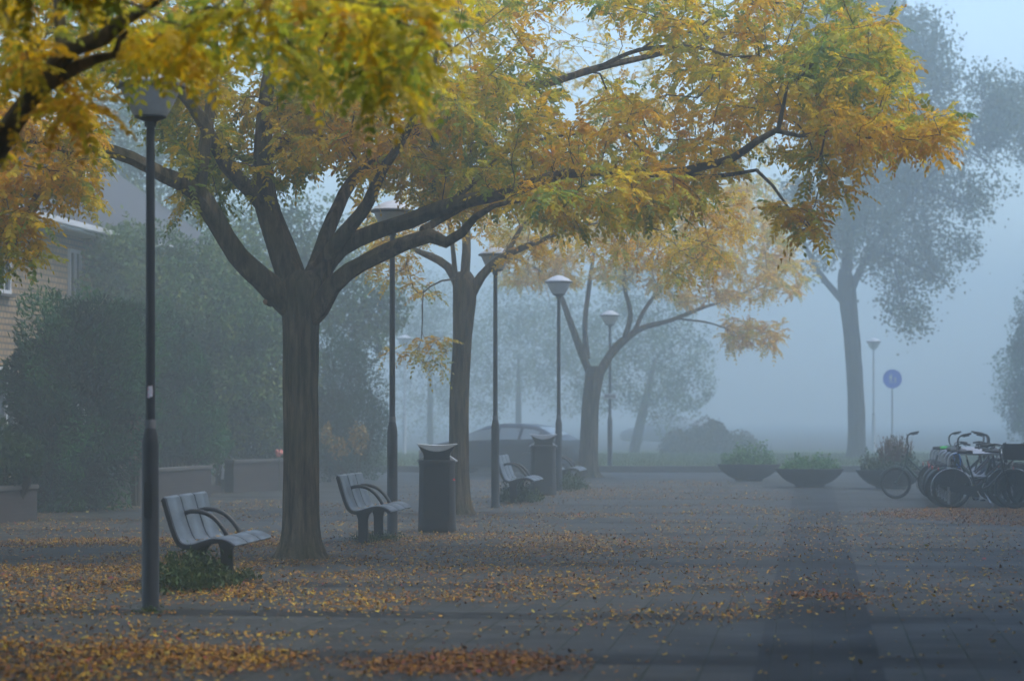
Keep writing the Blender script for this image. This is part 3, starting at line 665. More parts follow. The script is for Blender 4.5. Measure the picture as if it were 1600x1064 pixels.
def patch(px, py, R, seed):
    c = G(px, py); pts = []
    for i in range(40):
        a = 2 * math.pi * i / 40; q = R * (1 + .22 * mnoise.noise(Vector((math.cos(a) * 1.6, math.sin(a) * 1.6, seed)))); pts.append((c.x + q * math.cos(a), c.y + q * math.sin(a)))
    sheet('soil_patch', pts, .005, M['soil'])
patch(470, 873, .95, 1); patch(718, 803, .9, 2); patch(919, 746, .9, 3)

# ------------------------------------------------------------------ fallen leaves
b1p = G(312, 917); b2p = G(568, 848)
def litter():
    rs = np.random.RandomState(77); X = []; Y = []; Z = []; Uc = []
    def zone(poly_px, n, ucol, us, zmax=.02, thr=None, sc=.5):
        g_ = [G(x, y) for x, y in poly_px]; poly = [(p.x, p.y) for p in g_]
        xs = [p[0] for p in poly]; ys = [p[1] for p in poly]; cnt = 0; tries = 0
        while cnt < n and tries < 60:
            tries += 1; x = rs.uniform(min(xs), max(xs), n); y = rs.uniform(min(ys), max(ys), n); ok = in_poly(x, y, poly)
            x = x[ok]; y = y[ok]
            for a, b in zip(x, y):
                if thr is not None:
                    q = mnoise.noise(Vector((a * sc, b * sc, 3))) + .5 * mnoise.noise(Vector((a * sc * 2.7, b * sc * 2.7, 8)))
                    if q < thr + rs.normal(0, .22): continue
                X.append(a + rs.normal(0, .05 + .005 * b)); Y.append(b + rs.normal(0, .05 + .006 * b)); Z.append(rs.uniform(.006, zmax)); Uc.append(np.clip(rs.normal(ucol, us), 0, 1)); cnt += 1
                if cnt >= n: break
    zone([(-60, 845), (440, 840), (520, 900), (480, 925), (230, 955), (-60, 950)], 14000, .33, .24, .025, -.1)
    zone([(-60, 950), (600, 905), (650, 1000), (-60, 1005)], 1500, .42, .25, .02, .1)
    zone([(-60, 1008), (180, 1003), (330, 1012), (490, 1022), (470, 1040), (300, 1062), (200, 1090), (-60, 1090)], 4600, .3, .26, .035, -.12, .7)
    zone([(-60, 980), (420, 985), (640, 1020), (560, 1090), (-60, 1095)], 500, .35, .3, .02)
    zone([(540, 1040), (640, 1030), (760, 1017), (880, 1030), (910, 1042), (800, 1052), (650, 1058)], 1800, .14, .18, .03, -.15, 1.1)
    zone([(480, 1035), (640, 1018), (790, 1008), (940, 1030), (960, 1050), (800, 1062), (600, 1066)], 420, .2, .25, .02, -.3, 1.0)
    zone([(430, 850), (800, 830), (1200, 850), (1230, 970), (700, 1000), (520, 950)], 6500, .36, .24, .02, .0)
    zone([(520, 845), (900, 835), (1000, 900), (800, 950), (560, 940)], 4200, .32, .24, .02, .05, .8)
    zone([(0, 790), (450, 780), (720, 805), (1100, 800), (1200, 850), (430, 860), (0, 850)], 8500, .36, .26, .02, -.05)
    zone([(620, 770), (720, 752), (1100, 748), (1230, 775), (1190, 805), (740, 812)], 6500, .28, .22, .02, .0, .3)
    zone([(1150, 790), (1600, 830), (1660, 960), (1250, 960), (1220, 860)], 3600, .36, .3, .02, -.2)
    zone([(1330, 805), (1430, 795), (1640, 797), (1660, 825), (1560, 822), (1430, 812)], 5000, .2, .17, .03, -.35, .8)
    zone([(1225, 927), (1340, 927), (1340, 939), (1228, 936)], 330, .12, .15, .035, -.5)
    zone([(-100, 960), (1700, 960), (1700, 1100), (-100, 1100)], 520, .5, .3, .02)
    zone([(1245, 825), (1300, 825), (1300, 831), (1245, 831)], 90, .2, .2)
    for bx, by, k in ((b1p.x, b1p.y + .55, 26), (b2p.x, b2p.y + .55, 20)):                  # some lie on the bench seats
        for i in range(k): X.append(bx + rs.uniform(-.1, .3)); Y.append(by + rs.uniform(-.75, .75)); Z.append(.435 + .06 * (X[-1] - bx + .06) / .3 * .9 + .014); Uc.append(rs.uniform(.2, .7))
    n = len(X); P = np.stack([X, Y, Z], 1)
    pal = np.array([[.12, .05, .02], [.27, .105, .02], [.46, .215, .022], [.62, .37, .025], [.6, .45, .06], [.34, .3, .06]])
    tint = palette(np.array(Uc), pal); red = rs.uniform(0, 1, n) < .012; tint[red] = np.array([.42, .06, .07])
    l = rs.normal(0, 1, (n, 3)); l[:, 2] *= .22; l = unit(l); nr = rs.normal(0, .33, (n, 3)); nr[:, 2] += 1; wv = unit(np.cross(nr, l))
    ln = rs.uniform(.024, .056, n); big = rs.uniform(0, 1, n) < .03; ln[big] *= 1.5; wd = ln * rs.uniform(.15, .27, n)
    curl = rs.uniform(-.012, .02, n)
    a = P - l * (ln * .5)[:, None]; c = P + l * (ln * .5)[:, None]; a[:, 2] += np.maximum(curl, 0); c[:, 2] += np.abs(curl) * .7
    V = np.stack([a, P + wv * wd[:, None] - l * (ln * .1)[:, None], P + wv * (wd * .7)[:, None] + l * (ln * .25)[:, None], c, P - wv * (wd * .7)[:, None] + l * (ln * .25)[:, None], P - wv * wd[:, None] - l * (ln * .1)[:, None]], 1).reshape(-1, 3)
    V[:, 2] = np.maximum(V[:, 2], .006)
    T = np.repeat(tint * rs.uniform(.7, 1.2, (n, 1)), 6, 0)
    o = mesh_np('fallen_leaves', V, np.arange(len(V)).reshape(-1, 6), M['litter'], None, T)
    tag(o, 'yellow and brown fallen leaves strewn over the paving', 'leaves', kind='stuff')
litter()

# ------------------------------------------------------------------ street lamps
def lamp(loc, label, sticker=False, sign=False, H=4.62, group='post top street lamps along the square', pm='post'):
    r = empty('street_lamp', label, 'street lamp', loc, 0, group)
    MB().lathe([(.088, 0), (.086, .02), (.074, .05), (.072, 1.42), (.066, 1.47), (.047, 1.56)], 20).build('lower_post', M[pm], r)
    MB().lathe([(.0475, 1.5), (.0475, 1.62), (.044, 1.63)], 20).build('collar', M['postcol'], r)
    MB().lathe([(.042, 1.55), (.039, 3), (.036, 4.16)], 18).build('upper_post', M[pm], r)
    d = MB().box((.0, -.075, .95), (.07, .006, .3)).build('hatch', M[pm], r, False, .002)
    MB().lathe([(.0, 4.12), (.048, 4.12), (.052, 4.165), (.1, 4.185), (.138, 4.2), (.138, 4.212)], 24).build('head_base', M[pm], r)
    MB().lathe([(.136, 4.212), (.15, 4.228), (.205, 4.33), (.248, 4.425), (.258, 4.447)], 28).build('diffuser', M['lampbody'], r)
    MB().lathe([(.262, 4.445), (.3, 4.455), (.305, 4.475), (.29, 4.49)], 28).build('rim', M['postcol'], r)
    MB().lathe([(.285, 4.492), (.2, 4.55), (.1, 4.6), (.03, 4.615), (.001, 4.62)], 28).build('lamp_cap', M['lampcap'], r)
    if sticker:
        mb = MB(); pts = []
        z0 = 1.7 + (HOR - 612) / F * GD(955); rr = .0435
        for a, dz in [(-.55, .035), (-.2, .06), (.15, .05), (.6, .062), (.75, .0), (.6, -.05), (.2, -.045), (-.1, -.065), (-.6, -.05), (-.45, -.01)]:
            A = -math.pi / 2 + a * .9 + YAW; pts.append((math.cos(A) * rr, math.sin(A) * rr, z0 + dz * .9))
        A = -math.pi / 2 + YAW; cpt = (math.cos(A) * rr * 1.01, math.sin(A) * rr * 1.01, z0)
        mb.add(pts + [cpt], [(i, (i + 1) % len(pts), len(pts)) for i in range(len(pts))]); mb.build('sticker', M['stickw'], r)
    return r
lamp(G(235, 955), 'nearest street lamp with a torn sticker on its dark post, its head lost in leaves', True)
lamp(G(613, 835), 'street lamp rising directly behind the bench left of the litter bin')
lamp(G(774, 793), 'street lamp in front of the third bench, its head behind the branches')
lamp(G(873, 767), 'street lamp with its pale conical head in clear view above the car')
l5 = lamp(G(953, 735), 'faint street lamp carrying a small plate, right of the foggy forked tree')
lamp(FWD * 92 + RGT * (92 * (632 - 800) / F), 'faintest distant street lamp seen between the two nearest tree trunks', pm='hazepale')
lamp(FWD * 96 + RGT * (96 * (1365 - 800) / F), 'distant street lamp showing only a pale head above the round blue sign', pm='hazepale')
# plate on the fifth lamp
zb = 1.7 + (HOR - 619) / (F / GD(735))
pl = MB().box((0, -.06, 0), (.36, .012, .15), 0).build('plate', M['white'], l5, False, .004); pl.location = (0, 0, zb); pl.rotation_euler = (0, 0, YAW)
p2 = MB().box((0, -.068, 0), (.31, .006, .1), 0).build('panel', M['signgrey'], pl, False)

# ------------------------------------------------------------------ benches
PROF = [(-.29, .885), (-.265, .87), (-.25, .82), (-.215, .70), (-.175, .575), (-.14, .49), (-.105, .445), (-.06, .43), (0, .437), (.08, .462), (.17, .487), (.25, .49), (.32, .478), (.375, .452), (.405, .43), (.412, .418)]
def bench(loc, rz, label, L=1.62):
    r = empty('park_bench', label, 'bench', loc, rz, 'grey benches along the row of lamps')
    pc = catmull([(x, 0, z) for x, z in PROF], .02); pts = [(p[0], p[2]) for p in pc]
    def thick(pts, t):
        out = []
        for i, (x, z) in enumerate(pts):
            x0, z0 = pts[max(i - 1, 0)]; x1, z1 = pts[min(i + 1, len(pts) - 1)]; l = math.hypot(x1 - x0, z1 - z0)
            out.append((x + (z1 - z0) / l * t * 1.0, z - (x1 - x0) / l * t))
        return out
    low = thick(pts, .03)                                   # underside / rear face
    w3 = (L - .0) / 3
    for i in range(3):
        y0, y1 = -L / 2 + i * w3 + .024, -L / 2 + (i + 1) * w3 - .024
        mb = MB(); n = len(pts)
        ys = [y0, y0 + .012, y1 - .012, y1]; ins = [.006, 0, 0, .006]
        v = []
        for y, e in zip(ys, ins):
            up_ = thick(pts, e)
            v += [(x, y, z) for x, z in up_] + [(x, y, z) for x, z in low]
        f = []
        for j in range(3):
            a, b = j * 2 * n, (j + 1) * 2 * n
            for q in range(n - 1):
                f += [(a + q, a + q + 1, b + q + 1, b + q), (a + n + q, b + n + q, b + n + q + 1, a + n + q + 1)]
            f += [(a, b, b + n, a + n), (a + n - 1, a + 2 * n - 1, b + 2 * n - 1, b + n - 1)]
        for a in (0, 3 * 2 * n):
            for q in range(n - 1): f.append((a + q, a + q + 1, a + n + q + 1, a + n + q))
        mb.add(v, f); mb.build('seat_panel', M['bench'], r)
    # iron ribs under the seams and at the ends, following the curve
    for y, wd in ((-L / 2 + .01, .026), (-L / 2 + w3, .047), (L / 2 - w3, .047), (L / 2 - .01, .026)):
        lo2 = thick(pts, .052); hi2 = thick(pts, .012)
        mb = MB(); n = len(pts); v = []
        for yy in (y - wd / 2, y + wd / 2): v += [(x, yy, z) for x, z in hi2] + [(x, yy, z) for x, z in lo2]
        f = []; b = 2 * n
        for q in range(n - 1):
            f += [(q, q + 1, b + q + 1, b + q), (n + q, b + n + q, b + n + q + 1, n + q + 1), (q, n + q, n + q + 1, q + 1), (b + q, b + q + 1, b + n + q + 1, b + n + q)]
        f += [(0, b, b + n, n), (n - 1, 2 * n - 1, b + 2 * n - 1, b + n - 1)]
        mb.add(v, f); mb.build('rib', M['iron'], r)
    for y in (-L / 2 + w3, L / 2 - w3):
        arc = catmull([(-.225, y, .70), (-.16, y, .722), (-.06, y, .718), (.04, y, .68), (.12, y, .61), (.18, y, .53), (.2, y, .49)], .03)
        MB().tube([Vector(p) for p in arc], .023, 10, True).build('armrest', M['iron'], r)
    for y in (-L / 2 + .25, L / 2 - .25):
        mb = MB(); mb.prism([(-.06, 0), (.06, 0), (.06, .3), (.075, .36), (.12, .415), (.13, .44), (-.1, .405), (-.085, .37), (-.065, .3)], y - .035, y + .035)
        mb.build('pedestal', M['iron'], r, True, .006)
    # leaves lying on the seat are part of the litter
    return r
def bench_at(px, py, label, rz=0.0):
    p = G(px, py); bench(p, rz, label)
b1 = G(312, 917); bench((b1.x + .0, b1.y + .55, 0), 0, 'nearest grey bench just right of the first lamp post, weeds beneath it')
b2 = G(568, 848); bench((b2.x, b2.y + .55, 0), 0, 'grey bench between the big tree and the litter bin')
b3 = G(793, 786); bench((b3.x + .12, b3.y + .5, 0), 0, 'foggy bench half hidden by the third lamp post')
b4 = G(868, 766); bench((b4.x + .12, b4.y + .8, 0), 0, 'farthest bench, only its seat showing right of the far litter bin')

# ------------------------------------------------------------------ litter bins
def bin_(loc, label, sticker=False, rz=YAW):
    r = empty('litter_bin', label, 'litter bin', loc, rz, 'dark litter bins with dished lids')
    MB().lathe([(.262, 0), (.272, .02), (.268, .08), (.258, .5), (.252, .9), (.262, .965), (.268, .99), (.262, 1.01), (.2, 1.02)], 40, sup=3.2).build('body', M['bin'], r)
    arc = [(-.262 + .524 * i / 16, 1.222 - .088 * math.cos(math.pi / 2 * (-1 + 2 * i / 16))) for i in range(17)]
    MB().prism([(-.19, 1.0), (.19, 1.0), (.183, 1.07), (.195, 1.115), (.225, 1.16)] + [(x, z - .006) for x, z in reversed(arc)] + [(-.225, 1.16), (-.195, 1.115), (-.183, 1.07)], -.19, .19).build('neck', M['bin'], r)
    for s in (-1, 1):
        mb = MB(); mb.add([(s * .18, -.14, 1.02), (s * .18, .14, 1.02), (s * .285, .12, .985), (s * .285, -.12, .985), (s * .18, -.14, 1.075), (s * .18, .14, 1.075), (s * .292, .12, 1.0), (s * .292, -.12, 1.0)],
                          [(0, 1, 2, 3), (4, 7, 6, 5), (0, 4, 5, 1), (1, 5, 6, 2), (2, 6, 7, 3), (3, 7, 4, 0)]); mb.build('chute_flap', M['binlid'], r, False, .004)
    arc = [(-.285 + .57 * i / 24, 1.238 - .1 * math.cos(math.pi / 2 * (-1 + 2 * i / 24)) ** .9) for i in range(25)]
    MB().prism(arc + [(.27, 1.245), (.12, 1.228), (0, 1.223), (-.12, 1.228), (-.27, 1.245)], -.235, .235).build('lid', M['binlid'], r, True, .003)
    MB().box((0, -.263, .55), (.36, .006, .74)).build('door', M['bin'], r, False, .002)
    if sticker: MB().lathe([(.0, 0), (.018, .0), (.018, .003), (.0001, .003)], 14).build('sticker', M['stickr'], r).matrix_local = Matrix.Translation((.245, -.2325, .74)) @ Matrix.Rotation(math.radians(70), 4, 'X') @ Matrix.Rotation(math.radians(20), 4, 'Y')
    return r
bin_(G(683, 830), 'near dark litter bin with a dished pale lid in front of the second tree', True)
bin_(G(849, 773), 'far litter bin fading in the fog between two benches')

# ------------------------------------------------------------------ weeds
def blades(name, label, loc, rx, ry, h, n, seed, cols, bw=.16, group=None, lean=1.0, spread=1.0):
    rs = np.random.RandomState(seed); r = empty(name, label, 'plant', loc, 0, group)
    P = np.stack([rs.normal(0, rx * .5, n), rs.normal(0, ry * .5, n), np.zeros(n)], 1)
    q = np.sqrt((P[:, 0] / rx) ** 2 + (P[:, 1] / ry) ** 2)
    hh = h * rs.uniform(.4, 1.05, n) * np.clip(1.1 - q * .55, .25, 1)
    d = unit(np.stack([P[:, 0] * lean + rs.normal(0, .22, n), P[:, 1] * lean + rs.normal(0, .22, n), np.full(n, .8 / spread)], 1))
    tip = P + d * hh[:, None]; mid = P + d * (hh * .5)[:, None] + np.array([0, 0, 1]) * (hh * .06)[:, None]
    s = unit(np.cross(d, rs.normal(0, 1, (n, 3)))) * .005
    V = np.stack([P, mid + s, tip, mid - s], 1).reshape(-1, 3); T = np.repeat(palette(rs.uniform(0, 1, n), cols), 4, 0)
    m = int(n * 5); i = rs.randint(0, n, m); t = rs.uniform(.25, 1.0, m)
    P2 = P[i] * (1 - t)[:, None] + tip[i] * t[:, None] + rs.normal(0, .02, (m, 3)); P2[:, 2] = np.maximum(P2[:, 2], .01)
    V2, T2 = simple_leaves(P2, .055 * (h / .35) ** .5, palette(rs.uniform(0, 1, m), cols), rs, .4, bias=np.array([0, 0, .5]))
    V2 = np.concatenate([V, V2]); T2 = np.concatenate([T, T2]); mesh_np('foliage', V2, np.arange(len(V2)).reshape(-1, 4), M['leafg'], r, T2)
    return r
WG = np.array([[.02, .05, .015], [.04, .09, .02], [.07, .12, .03], [.13, .15, .04]])
p = G(288, 924); blades('weed_clump', 'dark bushy weeds under the nearest bench beside the lamp post', (p.x, p.y + .3, 0), .3, .5, .48, 420, 1, WG)
p = G(365, 912); blades('weed_clump', 'small low weeds by the front foot of the nearest bench', (p.x, p.y + .5, 0), .12, .2, .16, 70, 2, WG)
p = G(583, 846); blades('weed_clump', 'short grassy weeds round the feet of the bench left of the litter bin', (p.x, p.y + .3, 0), .35, .6, .13, 200, 3, WG)
p = G(806, 786); blades('weed_clump', 'tall weeds filling the space under the foggy third bench', (p.x - .05, p.y + .5, 0), .32, .5, .5, 330, 4, WG)
p = G(882, 768); blades('weed_clump', 'tall weeds under the farthest bench', (p.x, p.y + .8, 0), .3, .5, .5, 260, 5, WG)
p = G(238, 957); blades('weed_clump', 'few grass blades at the foot of the nearest lamp post', (p.x - .02, p.y - .02, 0), .12, .1, .08, 30, 6, WG)

# ------------------------------------------------------------------ shrubs, hedges and far trees
def shrub(name, label, cat, ells, n, size, cols, seed, aspect=.3, out=1.0, lump=.22, group=None, stemr=.05, ground=0.0, mname='leafg', upb=.3, sc=1.0, trunk=None, gap=-9):
    """leaf-sized faces through the outer shell of a union of lobes, on real stems"""
    rs = np.random.RandomState(seed); c0 = Vector(ells[0][0]); root = empty(name, label, cat, (c0.x, c0.y, ground), 0, group)
    off = np.array([c0.x, c0.y, ground]); vol = np.array([e[1][0] * e[1][2] for e in ells]); Ps = []; Ns = []; Us = []
    for (c, rad), k in zip(ells, (n * vol / vol.sum()).astype(int)):
        d = unit(rs.normal(0, 1, (k, 3))); c = np.array(c); rad = np.array(rad)
        s = np.array([mnoise.noise(Vector(tuple(c + d_ * rad)) * (1.1 * sc)) + .6 * mnoise.noise(Vector(tuple(c + d_ * rad)) * (2.9 * sc)) for d_ in d])
        fr = (1 + lump * 1.35 * s) * (1 - .5 * rs.uniform(0, 1, k) ** 1.8) * np.where(rs.uniform(0, 1, k) < .025, rs.uniform(1.0, 1.22, k), 1)
        Pq = c + d * rad * fr[:, None]; ok = (Pq[:, 2] > ground + .02) & (s > gap + rs.normal(0, .1, k))
        Ps.append(Pq[ok]); Ns.append(d[ok]); Us.append((.42 + .95 * s + rs.normal(0, .12, k))[ok])  # hollows tinted darker, bulges lighter: shading put into the leaf colour
    P = np.concatenate(Ps); Nn = np.concatenate(Ns); u = np.concatenate(Us)
    V, T = simple_leaves(P - off, size, palette(u, cols), rs, aspect, nrm=None, bias=Nn * out + np.array([0, 0, upb]))
    mesh_np('foliage', V, np.arange(len(V)).reshape(-1, 4), M[mname], root, T)
    mb = MB()
    if trunk:
        for pts in trunk: mb.tube([Vector(p_) - Vector(off) for p_, r_ in pts], [r_ for p_, r_ in pts], 8)
        mb.build('trunk', M['bark2'], root)
    else:
        for (c, rad) in ells:
            for q in range(3):
                a = rs.uniform(0, 6.28); b_ = Vector(c) - Vector(off)
                mb.tube([(math.cos(a) * .03, math.sin(a) * .03, 0), (b_.x + math.cos(a) * rad[0] * .2, b_.y + math.sin(a) * rad[1] * .2, b_.z * .6), (b_.x + math.cos(a) * rad[0] * .5, b_.y + math.sin(a) * rad[1] * .5, b_.z + rad[2] * .4)], [stemr, stemr * .7, stemr * .25], 6)
        mb.build('stems', M['stem'], root)
    return root
def ell(px, py, D, rx, rz, ry=None):
    c = U(px, py, D); return ((c.x, c.y, c.z), (rx, ry or rx, rz))
HG = np.array([[0.0025, 0.0145, 0.0057], [0.0076, 0.0443, 0.0139], [0.0202, 0.1087, 0.0265], [0.0441, 0.1851, 0.0378]])
HG2 = np.array([[0.0153, 0.0421, 0.0156], [0.0382, 0.1021, 0.0292], [0.0955, 0.192, 0.0488], [0.1913, 0.24, 0.0585]])
CG = np.array([[0.0108, 0.039, 0.0244], [0.0198, 0.0683, 0.0351], [0.0324, 0.0975, 0.0439], [0.054, 0.1268, 0.0488]])
# big clipped conifer hedge at the left
shrub('conifer_hedge', 'big dark conifer hedge bulging before the brick house', 'hedge',
      [ell(120, 640, 41.5, 1.25, 1.9), ell(150, 545, 42.2, .95, 1.0), ell(75, 700, 41, .75, 1.1), ell(55, 600, 41.6, .55, .7), ell(192, 672, 46, .6, .85), ell(100, 745, 41, .8, .7), ell(200, 520, 42.8, .5, .6)], 52000, .13, HG, 101, .24, 1.3, .25)
shrub('hedge_shrub', 'dark rounded shrub filling the gap between lamp post and conifer hedge', 'shrub',
      [ell(265, 630, 49, 1.05, 1.35), ell(225, 690, 48, .6, .65), ell(300, 690, 50, .7, .6), ell(240, 560, 49, .9, 1.05)], 36000, .11, HG, 102, .3, .8, .3)
shrub('leafy_shrub', 'glossy leaved shrub above the low wall at the left edge', 'shrub',
      [ell(12, 720, 37.6, .5, .42), ell(-30, 700, 37.8, .5, .55), ell(40, 715, 37.5, .28, .3)], 2600, .15, np.array([[.016, .04, .016], [.03, .07, .025], [.05, .1, .035]]), 103, .3, .9, .3)
shrub('red_shrub', 'small reddish leaved shrub behind the first garden wall', 'shrub',
      [ell(212, 690, 43.6, .22, .5), ell(206, 660, 43.7, .16, .3)], 800, .1, np.array([[.12, .025, .02], [.2, .05, .03], [.1, .05, .03]]), 104, .4, .5, .3)
shrub('garden_tree', 'bushy mid green tree behind the hedges left of the big trunk', 'tree',
      [ell(300, 520, 54, 1.9, 1.6), ell(230, 430, 55, 1.3, 1.1), ell(360, 560, 53, 1.5, 1.6), ell(420, 540, 55, 1.2, 1.6), ell(180, 410, 56, .9, .8), ell(330, 440, 56, 1.3, 1.1), ell(390, 640, 54, 1.3, .9), ell(290, 620, 53, 1.4, 1.0)], 60000, .12, HG2, 105, .5, .5, .4,
      trunk=[[(G(320, 757), .12), (U(318, 650, 55), .1), (U(310, 540, 54.5), .06), (U(300, 470, 54.5), .03)], [(U(316, 630, 55), .07), (U(380, 540, 54), .04)]], gap=-.55)
shrub('garden_tree', 'pale tall tree hardly showing above the house roof line', 'tree',
      [ell(250, 300, 72, 1.7, 1.8), ell(190, 330, 73, 1.2, 1.2), ell(300, 360, 71, 1.5, 1.4), ell(160, 200, 74, 1.2, 1.6), ell(220, 220, 73, 1.3, 1.5)], 22000, .12, HG2, 106, .5, .4, .5,
      trunk=[[(G(255, 733), .16), (U(252, 500, 72), .12), (U(250, 300, 72), .05)]], gap=-.35)
shrub('clipped_hedge', 'long low clipped hedge behind the second garden wall', 'hedge',
      [ell(345, 690, 54, .9, .75, .5), ell(400, 690, 55.5, .9, .75, .5), ell(455, 690, 57, .9, .75, .5)], 9000, .09, np.array([[.02, .05, .022], [.035, .08, .03], [.05, .1, .035]]), 107, .5, .6, .12)
shrub('round_conifer', 'rounded tall conifer right of the big trunk, pale in fog', 'tree',
      [ell(540, 640, 58, 1.0, 1.7), ell(515, 590, 58.5, .9, 1.2), ell(565, 680, 57.5, .75, 1.1), ell(500, 680, 58, .9, 1.1)], 32000, .11, CG, 108, .22, 1.2, .18)
shrub('yellow_shrub', 'thin shrub with yellow leaves before the rounded conifer', 'shrub',
      [ell(560, 685, 55, .22, .38), ell(530, 700, 55, .25, .25), ell(510, 680, 55.3, .15, .3)], 480, .1, np.array([[.3, .2, .03], [.4, .24, .04], [.16, .15, .04]]), 109, .5, .5, .4, stemr=.012)
def ghost(label, ells, n, seed, base_px, Db, h_py, cols=HG2, size=.11, gap=-.3, name='distant_tree', r=.16, bend=0):
    b = U(base_px, HOR, Db); b.z = 0
    return shrub(name, label, 'tree', ells, int(n * 4.4), size, cols, seed, .6, .4, .5, trunk=[[(b, r), (U(base_px + bend * .5, (h_py + HOR + 60) / 2, Db), r * .8), (U(base_px + bend, h_py, Db), r * .35)]], gap=gap)
ghost('grey hanging foliage of a tree right of the big trunk above the conifer', [ell(520, 470, 64, 1.5, .8), ell(560, 500, 64.5, 1.0, .7), ell(490, 430, 65, 1.4, 1.0), ell(575, 540, 64, .6, .45), ell(600, 480, 65, .7, .6), ell(450, 380, 65, 1.8, 1.2)], 5200, 120, 480, 65, 430)
ghost('pale tree behind the car roof, widest of the far ones', [ell(800, 560, 108, 2.6, 2.1), ell(850, 520, 109, 2.4, 1.8), ell(750, 600, 108, 1.9, 1.8), ell(885, 590, 108, 1.8, 1.8), ell(830, 470, 109, 2.3, 1.4), ell(910, 540, 109, 1.6, 1.6)], 6500, 121, 810, 108, 560)
ghost('far tree with a leaning trunk right of the foggy lamp', [ell(1010, 580, 99, 1.9, 1.6), ell(965, 520, 100, 1.6, 1.5), ell(1055, 550, 100, 1.5, 1.5), ell(1035, 640, 99, 1.3, .9), ell(1010, 470, 100, 1.7, 1.4), ell(935, 600, 99, 1.2, 1.2), ell(1085, 610, 99, .9, .8)], 5200, 122, 990, 99, 560, bend=34, r=.22)
ghost('tall dim tree behind the clipped hedges left of the second lamp', [ell(660, 570, 112, 1.8, 2.8), ell(700, 520, 112, 1.7, 2.2), ell(640, 470, 113, 1.6, 2.0)], 3800, 123, 672, 112, 520)
ghost('dim foliage of a tree at the right edge above the bicycles', [ell(1632, 560, 88, 1.3, 2.2), ell(1612, 630, 88, 1.0, 1.4), ell(1660, 470, 88, 1.3, 1.8), ell(1600, 560, 89, .5, .7)], 8000, 124, 1640, 88, 500, cols=HG)
shrub('mound_shrub', 'broad rounded shrub on the far verge left of the bowl planters', 'shrub', [ell(1105, 697, 96, 1.1, .95), ell(1065, 700, 96, .9, .8), ell(1150, 702, 96, 1.0, .7), ell(1120, 685, 96, .6, .7)], 12000, .13, np.array([[.05, .055, .03], [.08, .08, .04], [.12, .09, .045]]), 125, .5, .5, .25)

# ------------------------------------------------------------------ garden walls and steps (left)
def gwall(label, a, b, h, th=.22):
    a = Vector(a); b = Vector(b); d = b - a; L = d.length; r = empty('garden_wall', label, 'wall', (a.x, a.y, 0), math.atan2(d.y, d.x), 'low brick garden walls')
    mb = MB(); mb.box((L / 2, 0, h / 2 - .03), (L, th, h - .06)); mb.build('wall', M['gwall2'], r, False)
    MB().box((L / 2, 0, h - .025), (L + .04, th + .06, .07)).build('coping', M['cap'], r, False, .01)
M['gwall2'] = brick_mat("garden brick", (0.05, 0.036, 0.034), (0.034, 0.026, 0.026), (0.045, 0.04, 0.038), 0.21, 0.065, 0.008, 'XZ')
gwall('low brick wall at the left edge under the glossy shrub', G(-40, 820), G(48, 812), .55)
gwall('low brick wall between the conifer hedge and the steps', G(145, 792), G(322, 776), .62)
gwall('low brick wall right of the steps, ending behind the big trunk', G(358, 770), G(470, 764), .68)
st = empty('garden_steps', 'short flight of brick steps between two garden walls', 'steps', G(340, 771), math.atan2(G(470, 764).y - G(145, 792).y, G(470, 764).x - G(145, 792).x))
for i in range(3): MB().box((0, .2 + i * .3, .075 + i * .075 + .001), (.62, .299, .15 + i * .15)).build('step', M['gwall2'], st, False, .008)

